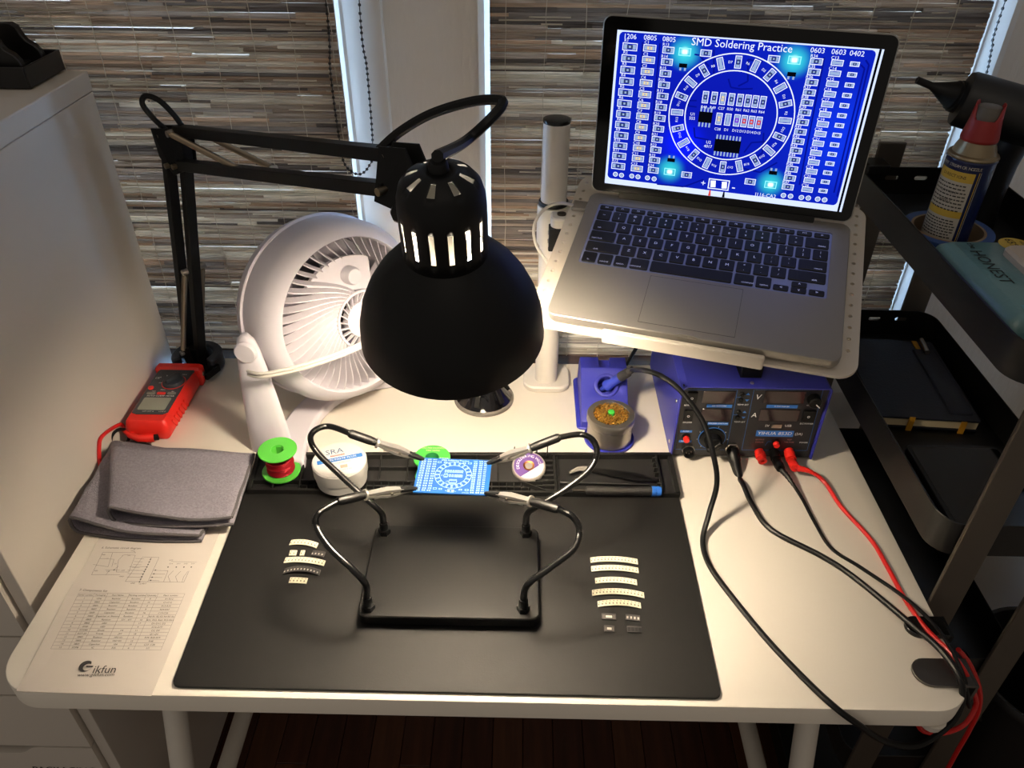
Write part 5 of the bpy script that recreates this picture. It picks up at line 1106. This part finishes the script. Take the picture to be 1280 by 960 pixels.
c = sq(175, 592); sk_ = MB().lathe([(0.0092, 0), (0.0092, 0.0025), (0.0080, 0.003)], None, c, (0, -1, 0), 6).build('socket_nut', STEEL, stn, smooth=0); MB().lathe([(0.0076, 0.002), (0.0076, 0.010), (0.0062, 0.010), (0.0062, 0.0045)], None, c, (0, -1, 0), 24).build('air_socket', BLACK, stn)
for k in range(5): a = 2*PI*k/5; MB().cyl(c+Vector((0.0034*math.cos(a), -0.004, 0.0034*math.sin(a))), c+Vector((0.0034*math.cos(a), -0.0052, 0.0034*math.sin(a))), 0.0008, n=8).build('socket_pin', STEEL, sk_)
so_ = sq(492, 580); MB().lathe([(0.0095, 0), (0.0095, 0.0025), (0.0080, 0.003)], None, so_, (0, -1, 0), 6).build('socket_nut', STEEL, stn, smooth=0)
tb = [sq(690, 605), sq(795, 600), sq(905, 600)]
MB().lathe([(0.0062, 0), (0.0062, 0.004), (0.0072, 0.005), (0.0072, 0.011), (0.0060, 0.012), (0.0060, 0.019), (0.0030, 0.019), (0.0028, 0.012)], None, tb[0], (0.06, -1, -0.12), 20, True, False).build('binding_post', RED, stn)
MB().lathe([(0.0062, 0), (0.0062, 0.004), (0.0068, 0.005), (0.0068, 0.015)], None, tb[1], (0, -1, -0.15), 20).build('binding_post', BLACK, stn)
MB().lathe([(0.0064, 0), (0.0064, 0.004), (0.0072, 0.005), (0.0072, 0.016)], None, tb[2], (0, -1, -0.15), 20).build('binding_post', RED, stn)
for x, y, z in ((sX0-t_, sY0+0.012, 0.83), (sX0-t_, sY0+0.012, 0.76), (sX0-t_, sY0+0.12, 0.845)): MB().lathe([(0.0028, 0), (0.0024, 0.0012)], None, (x, y, z), (-1, 0, 0), 14).build('screw', STEEL, stn)
for p in (atz(940, 479, sZ1+t_), ): MB().lathe([(0.0028, 0), (0.0022, 0.0014)], None, p, (0, 0, 1), 14).build('screw', STEEL, stn)
bk = atz(935, 464, sZ1+t_); br = MB().box((bk.x, bk.y+0.014, sZ1+t_+0.009), (0.028, 0.060, 0.0178)).build('handle_bracket', BLACK, stn, bevel=0.0012); MB().lathe([(0.0026, 0), (0.002, 0.0012)], None, (bk.x, bk.y-0.006, sZ1+t_+0.018), (0, 0, 1), 12).build('bracket_screw', STEEL, br)
MB().tube(spl([(sX0+0.004, 0.602, DZ+0.06), aty(812, 405, 0.603), aty(797, 432, 0.60), atz(783, 456, DZ+0.002)], 6), 0.0030, 8).build('mains_cord', BLACK, stn)

# ================================================================== IRON STAND, IRON, TIP CLEANER
ISB = mat('stand_blue', '#2b2f96', 0.45)
ist = thing('iron_stand', 'blue soldering iron stand with tin platform beside the station', 'iron stand', (0.655, 0.46, DZ))
ix0, ix1 = 0.622, 0.690; side = [(0.432, DZ+0.003), (0.432, DZ+0.014), (0.447, DZ+0.026), (0.462, DZ+0.034), (0.500, DZ+0.062), (0.528, DZ+0.062), (0.540, DZ+0.045), (0.545, DZ+0.003)]
iso = MB().extr([Vector((0, y, z)) for y, z in side], (ix0, 0, 0), (ix1, 0, 0)).build('body', ISB, ist, smooth=20)
ct = MB(); ct.box(((ix0+ix1)/2+0.002, 0.53, DZ+0.065), (0.017, 0.052, 0.026)); fd = Vector((0, 0.60, -0.80)); fc = Vector(((ix0+ix1)/2+0.003, 0.478, DZ+0.0455)); fn = Vector((0, -0.59, 0.80)).normalized()
ct.lathe([(0.0125, -0.022), (0.0125, 0.03)], None, fc, fn, 28); cut(iso, ct)
iso.modifiers.new('b', 'BEVEL').width = 0.0012; iso.modifiers['b'].limit_method = 'ANGLE'; iso.modifiers['b'].segments = 2
MB().lathe([(0.0125, -0.004), (0.0130, 0.0035), (0.0155, 0.0045), (0.0178, 0.0035), (0.0180, -0.001)], None, fc, fn, 36, False, False).build('holder_ring', ISB, ist, smooth=60)
tn0 = atz(762, 541, DZ); tc_ = Vector((0.6605, 0.4120, DZ))
MB().rbox(ix0-0.006, ix1+0.002, 0.430, 0.556, [(0.001, DZ+0.0003), (0, DZ+0.001), (0, DZ+0.003), (0.001, DZ+0.004)], 0.008, seg=4).build('platform', ISB, ist)
MB().lathe([(0.0345, 0.0003), (0.0355, 0.0012), (0.0355, 0.0045), (0.0345, 0.0048), (0.0340, 0.004), (0.0335, 0.003)], None, tc_, (0, 0, 1), 48).build('tin_ring', ISB, ist)
irn = thing('soldering_iron', 'blue-handled soldering iron resting in the stand with its cord', 'soldering iron', fc)
id_ = (atd(783, 466, (fc-CAM).dot(_fw)-0.034)-fc).normalized()
MB().lathe([(0.0035, -0.028), (0.0035, 0.0), (0.0085, 0.002), (0.0085, 0.006), (0.0065, 0.012), (0.0068, 0.034)], None, fc-fn*0.004, id_, 24).build('handle', mat('iron_blue', '#2f3fae', 0.35), irn)
g0 = fc-fn*0.004+id_*0.034
MB().lathe([(0.0070, 0), (0.0074, 0.001), (0.0066, 0.016), (0.0048, 0.0175), (0.0046, 0.026)], None, g0, id_, 20).build('strain_relief', mat('boot_grey', '#2a2928', 0.6), irn)
g1 = g0+id_*0.024; r_ = 0.0034; zd = DZ+r_
cp = [g1]+[atz(u, v, z) for u, v, z in ((806, 463, 0.893), (828, 471, 0.895), (852, 490, 0.885), (879, 528, 0.858), (892, 570, 0.825), (896, 605, 0.792), (886, 643, 0.760), (878.5, 676, zd), (887, 707, zd), (918, 750, zd), (962, 803, zd), (1012, 855, zd), (1046, 886, zd+0.001))]
cp += [atz(1072, 905, DZ-0.012), atz(1105, 926, DZ-0.05), atz(1145, 932, DZ-0.06), atz(1180, 912, DZ-0.05), atz(1200, 886, DZ-0.02), atz(1201, 852, DZ+0.012), atz(1178, 815, DZ+0.016), atz(1135, 777, DZ+0.007), atz(1068, 722, zd), atz(1027, 695, zd), atz(964, 662, zd), atz(940, 630, zd), atz(929, 606, 0.747), aty(924, 598, 0.338)]
MB().tube(spl(cp, 8), r_, 10).build('cord', BLACK, irn)
pe = cp[-1]; pd = pe-so_; Lp = pd.length
MB().lathe([(0.0078, 0.002), (0.0084, 0.004), (0.0084, Lp*0.42), (0.0074, Lp*0.48), (0.0056, Lp*0.9), (0.0044, Lp*1.02)], None, so_, pd, 20).build('plug', BLACK, irn)
tin = thing('tip_cleaner', 'round metal tin of golden brass wool with green centre', 'tip cleaner', tc_+Vector((0, 0, 0.004)))
TINM = mat('tin_metal', '#aba59b', 0.32, 0.9)
MB().lathe([(0.0300, 0.0042), (0.0315, 0.005), (0.0315, 0.032), (0.0328, 0.0335), (0.0335, 0.035), (0.0335, 0.044), (0.0325, 0.0458), (0.0255, 0.0462), (0.0245, 0.0455), (0.0243, 0.036)], None, tc_, (0, 0, 1), 56).build('tin', TINM, tin, smooth=30)
rd = random.Random(5); bw = MB()
for k in range(420):
    a = rd.uniform(0, 2*PI); r = 0.0232*math.sqrt(rd.random()); c = tc_+Vector((r*math.cos(a), r*math.sin(a), 0.0425+rd.uniform(0, 0.0055))); t = rd.uniform(0, PI); q = Vector((math.cos(t), math.sin(t), rd.uniform(-0.6, 0.6))).normalized(); w = q.orthogonal().normalized()
    P = [c+q*(s*0.0026)+w*(0.0014*(1-s*s*2)) for s in (-1, -0.5, 0, 0.5, 1)]; n2 = q.cross(w)*rd.uniform(0.0006, 0.0011)
    bw.add([p-n2 for p in P]+[p+n2 for p in P], [(i, i+1, 6+i, 5+i) for i in range(4)])
tag(bw.build('brass_wool', mat('brass', '#e6bd62', 0.3, 0.7), tin, smooth=60), 'golden brass wool', kind='stuff')
MB().lathe([(0.0235, 0.0385), (0.0235, 0.0425)], None, tc_, (0, 0, 1), 32).build('wool_bed', mat('brass_dark', '#7a5a1e', 0.4, 0.8), tin)
MB().lathe([(0.0048, 0.042), (0.0048, 0.0495), (0.0036, 0.0502)], None, tc_, (0, 0, 1), 20).build('centre_stud', mat('stud_green', '#3cae3c', 0.5), tin)

# ================================================================== TEST LEADS FROM THE POWER SUPPLY
def lead(nm, label, cat, m, plug0, pts, r, mp):
    o = thing(nm, label, cat, plug0); P = pts
    d = (P[0]-plug0); L = d.length
    MB().lathe([(0.0052, 0.0), (0.0062, 0.002), (0.0060, L*0.55), (0.0066, L*0.6), (0.0058, L)], None, plug0, d, 18).build('plug', mp, o)
    S = spl(P, 8); k = 10; MB().tube(S[2:k+2], [0.0040-0.0002*i+(0.0006 if i % 2 else 0) for i in range(k)], 10).build('strain_relief', mp, o)
    MB().tube(S, r, 8).build('cord', m, o)
zc = DZ+0.0024
p0 = tb[1]+Vector((0, -0.0165, -0.0026)); lead('black_power_lead', 'thin black lead plugged into the station, running to the desk edge', 'power lead', BLACK, p0, [aty(976, 586, 0.338)]+[atz(u, v, z) for u, v, z in ((986, 598, 0.752), (1002, 622, 0.745), (1018, 652, zc), (1039, 685, zc), (1077, 710, zc), (1131, 747, DZ+0.009), (1168, 781, DZ+0.013), (1190, 814, DZ+0.015), (1206, 850, DZ+0.006), (1212, 884, DZ-0.04), (1213, 850, DZ-0.10), (1205, 815, DZ-0.12), (1222, 850, DZ-0.16), (1225, 900, DZ-0.26))], 0.0022, BLACK)
p0 = tb[2]+Vector((0, -0.0175, -0.0028)); lead('red_power_lead', 'red lead plugged into the station, running to the desk edge', 'power lead', REDC, p0, [aty(994, 585, 0.338)]+[atz(u, v, z) for u, v, z in ((1012, 589, 0.757), (1030, 602, 0.748), (1052, 634, zc), (1089, 675, zc), (1110, 710, zc), (1131, 748, zc), (1156, 784, DZ+0.006), (1188, 816, DZ+0.013), (1205, 838, DZ+0.008), (1214, 858, DZ-0.015), (1220, 880, DZ-0.05), (1206, 905, DZ-0.075), (1180, 916, DZ-0.08), (1155, 914, DZ-0.08), (1147, 905, DZ-0.06))], 0.0027, RED)
o = thing('hanging_red_cable', 'dim red cable hanging down past the right desk corner', 'cable', (1.0, 0.02, 0.5))
MB().tube(spl([atz(u, v, z) for u, v, z in ((1198, 812, DZ-0.02), (1212, 830, DZ-0.05), (1224, 860, DZ-0.10), (1224, 885, DZ-0.15), (1212, 912, DZ-0.20), (1196, 940, DZ-0.26), (1180, 968, DZ-0.33), (1150, 1010, DZ-0.45))], 8), 0.0028, 8).build('cord', REDC, o)

# ================================================================== CLAMP PLATES AT THE RIGHT DESK EDGE
hk = thing('desk_edge_clamp', 'grey rounded metal clamp plate hooked over the right desk edge', 'clamp', (0.98, 0.043, DZ))
pl = [(0.962+0.0165*math.cos(a), 0.0425+0.0165*math.sin(a)) for a in [PI/2+PI*k/12 for k in range(13)]]+[(1.004, 0.026), (1.004, 0.059)]
MB().prism(pl, DZ+0.0003, DZ+0.0035).build('top_plate', mat('brushed_plate', '#6a6560', 0.4, 0.9), hk, smooth=30, bevel=0.0006)
MB().box((1.0055, 0.0425, DZ-0.0145), (0.003, 0.033, 0.036)).build('side_plate', _M['brushed_plate'], hk)
MB().box((0.987, 0.0425, DZ-0.0325), (0.036, 0.033, 0.003)).build('bottom_plate', _M['brushed_plate'], hk)
hk = thing('black_edge_clamp', 'glossy black rounded clamp pad on the right desk edge behind the metal plate', 'clamp', (0.99, 0.098, DZ))
pl = [(0.972+0.013*math.cos(a), 0.098+0.013*math.sin(a)) for a in [PI/2+PI*k/12 for k in range(13)]]+[(1.003, 0.085), (1.003, 0.111)]
MB().prism(pl, DZ+0.0003, DZ+0.006).build('top_pad', mat('pad_black', '#0a0a0a', 0.25), hk, smooth=30, bevel=0.001)
MB().box((1.0045, 0.098, DZ-0.0135), (0.003, 0.026, 0.038)).build('side_plate', BLACK, hk)
MB().box((0.989, 0.098, DZ-0.0325), (0.034, 0.026, 0.003)).build('bottom_plate', BLACK, hk)

# ================================================================== ROLLING CART
CARTB = mat('cart_black', '#0c0b0a', 0.42, spec=0.4); CARTM = mat('cart_post_metal', '#5e574e', 0.42, 0.6)
cx0, cx1, cy0, cy1 = 0.986, 1.158, 0.145, 0.594
ca = thing('rolling_cart', 'tall narrow black metal rolling cart with trays right of the desk', 'cart', ((cx0+cx1)/2, (cy0+cy1)/2, 0))
for zb_, zt_ in ((1.035, 1.077), (0.806, 0.853), (0.577, 0.62), (0.348, 0.39), (0.10, 0.145)):
    q0 = cx0 if zb_ > 0.75 else 1.004
    tr_ = MB(); tr_.rbox(q0, cx1, cy0, cy1, [(0.0015, zb_), (0, zb_+0.001), (0, zt_-0.001), (0.0008, zt_), (0.0020, zt_-0.0005), (0.0022, zb_+0.004)], 0.030, seg=8)
    to = tr_.build('tray', CARTB, ca, smooth=30)
    if zb_ > 0.75:
        ct = MB()
        for xx in (1.035, 1.075, 1.115): ct.rbox(xx-0.009, xx+0.009, zt_-0.018, zt_-0.012, [(0, -0.02), (0, 0.02)], 0.0028, seg=3)
        ct.M = Matrix.Translation((0, cy1, 0)) @ Matrix(((1, 0, 0, 0), (0, 0, 1, 0), (0, 1, 0, 0), (0, 0, 0, 1)))
        ct.v = [tuple(ct.M @ Vector(v)) for v in ct.v]; ct.M = None
        cut(to, ct); to.data.set_sharp_from_angle(angle=math.radians(30))
for yy in (cy0-0.0035, cy1+0.0005):
    for xx in (1.024, 1.130):
        MB().box((xx, yy, 0.60), (0.036, 0.005, 1.02)).build('post', CARTM, ca, bevel=0.001)
for xx in (1.03, 1.13):
    for yy in (0.19, 0.55):
        w_o = MB().lathe([(0.016, -0.008), (0.020, -0.006), (0.020, 0.006), (0.016, 0.008)], None, (xx, yy, 0.0205), (1, 0, 0), 20).build('caster_wheel', RUBBER, ca)
        MB().box((xx, yy, 0.070), (0.024, 0.02, 0.058)).build('caster_fork', CARTM, ca)
# clip at the back left corner of the top tray
MB().box((1.0, 0.575, 1.084), (0.030, 0.03, 0.014)).build('corner_clip', CARTB, ca, bevel=0.002)

# ---- things in the top tray
fz = 1.0392
TBL = mat('tape_blue', '#2c4c86', 0.6); BRN = mat('card_brown', '#8a7359', 0.8)
tro_ = thing('tape_roll', 'blue masking tape roll lying flat around the spray can', 'tape roll', (1.042, 0.430, fz)); tc2 = (1.042, 0.430, fz)
MB().lathe([(0.0415, 0.0003), (0.0505, 0.0003), (0.0510, 0.001), (0.0510, 0.0235), (0.0505, 0.024), (0.0415, 0.024)], None, tc2, (0, 0, 1), 48, False, False).build('tape', TBL, tro_, smooth=30)
MB().lathe([(0.0385, 0.0003), (0.0415, 0.0003), (0.0415, 0.0242), (0.0385, 0.0242), (0.0385, 0.0003)], None, tc2, (0, 0, 1), 48, False, False).build('core', BRN, tro_, smooth=30)
canb = Vector((1.036, 0.424, fz)); can = thing('spray_can', 'navy and yellow lubricant spray can with red cap on the cart', 'spray can', canb)
NV = mat('can_navy', '#16204a', 0.3); TAN = mat('can_dome', '#8f8066', 0.35, 0.7); YEL = mat('can_yellow', '#c9a53a', 0.45); CRM = mat('can_label', '#b9b1a3', 0.5)
MB().lathe([(0.030, 0.0003), (0.0325, 0.002), (0.0325, 0.138), (0.0335, 0.141), (0.0325, 0.144)], None, canb, (0, 0, 1), 48).build('can_body', NV, can, smooth=30)
MB().lathe([(0.0325, 0.1425), (0.0338, 0.145), (0.0325, 0.1475), (0.0285, 0.149), (0.027, 0.155), (0.022, 0.167), (0.021, 0.170)], None, canb, (0, 0, 1), 48).build('can_dome', TAN, can, smooth=30)
capm = mat('can_cap_red', '#8e1f1e', 0.45); rg = []; n = 36; rows_ = []
for z, r in ((0.166, 0.0235), (0.170, 0.0238), (0.195, 0.0195), (0.210, 0.0175)): rows_.append((z, r))
fdir = math.atan2(CAM.y-canb.y, CAM.x-canb.x); rings_ = []
for i, (z, r) in enumerate(rows_):
    ring_ = []
    for k in range(n):
        a = 2*PI*k/n; dz = 0
        if i == 3: dz = -0.026*max(0, math.cos(a-fdir))**2+0.006*(abs(math.sin(a-fdir)) > 0.85)
        ring_.append(canb+Vector((r*math.cos(a), r*math.sin(a), z+dz)))
    rings_.append(ring_)
mb = MB(); mb.rings(rings_, None, False, False); mb.build('cap', capm, can, smooth=50, solid=0.0012)
MB().lathe([(0.0165, 0.180), (0.0168, 0.205), (0.0145, 0.2115), (0.006, 0.2125)], None, canb, (0, 0, 1), 28).build('nozzle_button', mat('nozzle_grey', '#5c564e', 0.6), can)
lb = MB()                                            # label wrapped on the can, facing the camera side
def cyl_pt(a, z, r=0.0328): return canb+Vector((r*math.cos(a), r*math.sin(a), z))
def patch(a0, a1, z0, z1, m, r=0.0328, k=10):
    for i in range(k):
        p, q = a0+(a1-a0)*i/k, a0+(a1-a0)*(i+1)/k; lb.quad([cyl_pt(p, z0, r), cyl_pt(q, z0, r), cyl_pt(q, z1, r), cyl_pt(p, z1, r)], m)
a_c = fdir-0.42
patch(a_c-0.85, a_c+0.80, 0.004, 0.128, CRM); patch(a_c-0.85, a_c+0.80, 0.114, 0.128, YEL, 0.0330); patch(a_c-0.85, a_c+0.80, 0.062, 0.072, YEL, 0.0330)
def ltext(t, a, z, sz, m):
    o_ = cyl_pt(a, z, 0.0333); ex = Vector((-math.sin(a), math.cos(a), 0)); lb.text(t, sz, o_, ex, (0, 0, 1), m)
for i, ch in enumerate('DIRECTIONS'): ltext(ch, a_c-0.5+i*0.105, 0.121, 0.0062, INK)
for i, ch in enumerate('SPRAY STREAM OR NOZZLE'): ltext(ch, a_c-0.85+i*0.085, 0.1345, 0.0058, CRM)
rd = random.Random(2)
for z in [0.109-0.0052*k for k in range(8)]+[0.057-0.0042*k for k in range(7)]:
    a = a_c-0.75
    while a < a_c+0.6:
        w = rd.uniform(0.06, 0.16); patch(a, min(a+w, a_c+0.7), z-0.0009, z+0.0009, INK, 0.0331, 2); a += w+0.035
for t, a, z in (('FLAMMABLE', a_c-0.1, 0.098), ('HARMFUL', a_c, 0.085)):
    for i, ch in enumerate(t): ltext(ch, a-0.3+i*0.085, z, 0.0052, INK)
for k in range(26):
    if rd.random() < 0.62: patch(a_c-0.20+k*0.024, a_c-0.20+k*0.024+0.012, 0.006, 0.026, INK, 0.0331, 1)
patch(a_c+0.92, a_c+0.95, 0.004, 0.130, YEL, 0.0330, 1); patch(a_c+1.0, a_c+1.02, 0.004, 0.130, CRM, 0.0330, 1)
lb.build('label', CRM, can, smooth=60)
can.scale = (0.80, 0.80, 0.80)
AQ = mat('pack_aqua', '#63898a', 0.3, bump=0.5, bscale=70, coat=0.3); AQD = mat('pack_teal', '#4f8fa0', 0.3)
wz0 = fz+0.0003; wp = thing('wipes_pack', 'aqua plastic pack of wipes with white flap lid on the cart', 'wipes pack', (1.075, 0.265, wz0))
px0, px1, py0, py1 = 0.992, 1.152, 0.190, 0.376
MB().rbox(px0, px1, py0, py1, [(0.014, wz0), (0.004, wz0+0.006), (0, wz0+0.018), (0.006, wz0+0.032), (0.018, wz0+0.040)], 0.016, seg=5).build('pouch', AQ, wp, smooth=60)
for yy, s in ((py0, -1), (py1, 1)): MB().box(((px0+px1)/2, yy-s*0.002, wz0+0.017), (px1-px0-0.02, 0.010, 0.002)).build('end_seal', AQD, wp)
lido = MB().rbox(px0+0.058, px1-0.014, py0+0.050, py1-0.040, [(0, wz0+0.038), (0, wz0+0.046), (0.003, wz0+0.049)], 0.012, seg=5).build('flap_lid', mat('lid_cream', '#b5a695', 0.45), wp)
lb = MB(); zt2 = wz0+0.0405
lb.text('HONEST', 0.019, (px0+0.032, py0+0.110, zt2), (0.0, -1, 0), (1, 0, 0), mat('print_dark', '#14181a', 0.6)); lb.text('the', 0.010, (px0+0.034, py0+0.158, zt2), (0, -1, 0), (1, 0, 0), _M['print_dark'])
lb.build('pack_lettering', _M['print_dark'], wp, smooth=0)
lb = MB(); lb.text('HONEST', 0.019, (px0+0.100, py0+0.108, wz0+0.0493), (0.0, -1, 0), (1, 0, 0), _M['print_dark']); lb.text('clean', 0.010, (px0+0.084, py0+0.105, wz0+0.0493), (0.0, -1, 0), (1, 0, 0), _M['print_dark'])
lb.build('lid_lettering', _M['print_dark'], lido, smooth=0)
lb = MB(); lb.disc((px0+0.085, py1-0.024), 0.018, wz0+0.0403, mat('sticker_yellow', '#c0a23c', 0.5), 24); lb.text('65%', 0.013, (px0+0.082, py1-0.020, wz0+0.0406), (0, -1, 0), (1, 0, 0), _M['print_dark']); lb.text('alcohol', 0.006, (px0+0.094, py1-0.024, wz0+0.0406), (0, -1, 0), (1, 0, 0), _M['print_dark'])
lb.build('round_sticker', _M['print_dark'], wp, smooth=0)
lb = MB(); lb.quad([(px0+0.022, py0+0.010, zt2-0.0001), (px0+0.046, py0+0.010, zt2-0.0001), (px0+0.046, py0+0.030, zt2-0.0001), (px0+0.022, py0+0.030, zt2-0.0001)], AQD)
lb.build('teal_patch', AQD, wp, smooth=0)
ad_ = thing('black_pouch', 'small crumpled black pouch on top of the wipes pack', 'pouch', (1.105, 0.20, wz0+0.049))
mb = MB(); rd = random.Random(9); rg = []
for i in range(9):
    t = i/8; y_ = 0.165+0.075*t; w = 0.030*(0.55+0.45*math.sin(PI*(0.15+0.7*t))); rg.append([Vector((1.118+w*math.cos(2*PI*k/12)*(1+rd.uniform(-.12, .12)), y_, wz0+0.0505+max(0, 0.011+0.011*math.sin(2*PI*k/12)*(1+rd.uniform(-.25, .25))))) for k in range(12)])
mb.rings(rg); mb.build('pouch_body', mat('cloth_black', '#121110', 0.8, bump=0.5, bscale=150), ad_, smooth=60)
# electric air duster standing behind the can
du = thing('air_duster', 'black handheld air duster with narrow nozzle behind the spray can', 'air duster', (1.11, 0.50, fz))
A = aty(1199, 122, 0.500); B = aty(1300, 152, 0.470); dd = (B-A).normalized(); A = A
MB().lathe([(0.020, 0.0), (0.029, 0.002), (0.031, 0.006), (0.031, 0.10), (0.029, 0.135), (0.020, 0.140)], None, A, dd, 40).build('barrel', mat('duster_black', '#0c0c0d', 0.45), du, smooth=40)
MB().lathe([(0.018, 0), (0.018, 0.006), (0.0165, 0.007), (0.0165, 0.010), (0.015, 0.011), (0.0055, 0.034), (0.0042, 0.038), (0.004, 0.056)], None, A+dd*0.001, (aty(1139, 97, 0.508)-A), 24).build('nozzle', BLACK, du)
hb_ = A+dd*0.075; MB().tube([hb_, Vector((hb_.x+0.004, hb_.y+0.015, hb_.z-0.06)), Vector((hb_.x+0.004, hb_.y+0.02, fz+0.030)), Vector((hb_.x+0.004, hb_.y+0.02, fz+0.0005))], [0.020, 0.017, 0.018, 0.021], 20).build('handle', _M['duster_black'], du, smooth=60)
# ---- second tray: notebook, pen loop, phone
nz = 0.8102
nb = thing('notebook', 'dark navy notebook with cream pages and yellow tabs in the cart tray', 'notebook', (1.07, 0.45, nz))
NBF = frame((1.001, 0.362, nz), (1, -0.07, 0.0), (0.07, 1, 0.0)); w_n, l_n = 0.130, 0.190
mb = MB(NBF); mb.box((w_n/2, l_n/2, 0.0105), (w_n-0.004, l_n-0.004, 0.012)); mb.build('pages', mat('pages_cream', '#d8c7a0', 0.8), nb)
CV = mat('cover_navy', '#141722', 0.6, bump=0.2, bscale=300)
for z in (0.0032, 0.0178): mb = MB(NBF); mb.rbox(0, w_n, 0, l_n, [(0, z-0.0012), (0, z+0.0012)], 0.004, seg=3); mb.build('cover', CV, nb)
mb = MB(NBF); mb.box((0.0005, l_n/2, 0.0105), (0.003, l_n, 0.0150)); mb.build('spine', CV, nb)
mb = MB(NBF); mb.rbox(0.094, 0.124, 0.012, 0.165, [(0, 0.0188), (0.001, 0.0215), (0.003, 0.0225)], 0.002, seg=2); mb.build('pen_loop', CV, nb)
mb = MB(NBF); mb.cyl((0.109, 0.150, 0.0255), (0.112, 0.185, 0.0250), 0.0035, n=12); mb.build('pen_end', STEEL, nb)
YT = mat('band_yellow', '#c98f1e', 0.6)
for x, yy in ((0.042, -0.002), (0.108, -0.002)): mb = MB(NBF); mb.box((x, yy, 0.0085), (0.007, 0.002, 0.026 if x < 0.1 else 0.020)); mb.build('ribbon', YT, nb)
mb = MB(NBF); mb.box((0.104, 0.176, 0.0196), (0.007, 0.024, 0.0012)); mb.build('ribbon', YT, nb)
ph = thing('black_tablet', 'flat black tablet lying at the near end of the cart tray', 'tablet', (1.08, 0.25, nz))
MB().rbox(1.020, 1.140, 0.172, 0.318, [(0.001, nz+0.0003), (0, nz+0.001), (0, nz+0.008), (0.001, nz+0.009)], 0.010, seg=5).build('case', mat('tablet_black', '#0a0a0a', 0.35), ph)
MB().rbox(1.026, 1.134, 0.178, 0.312, [(0, nz+0.0085), (0, nz+0.0093)], 0.006, seg=4).build('screen_glass', mat('tablet_glass', '#050506', 0.1), ph)
# ---- waste bin
bn = thing('waste_bin', 'black round waste bin on the floor at the lower right', 'waste bin', (1.275, 0.20, 0))
bo_ = Vector((1.278, 0.205, 0.0)); BINB = mat('bin_black', '#0a0909', 0.5)
MB().lathe([(0.075, 0.0005), (0.080, 0.003), (0.103, 0.50), (0.108, 0.505), (0.108, 0.51), (0.102, 0.51), (0.078, 0.01), (0.01, 0.008)], None, bo_, (0, 0, 1), 48, True, True).build('bucket', BINB, bn, smooth=40)
MB().lathe([(0.103, 0.496), (0.109, 0.498), (0.1105, 0.506), (0.107, 0.513), (0.102, 0.512)], None, bo_, (0, 0, 1), 48, False, False).build('rim', BINB, bn, smooth=60)
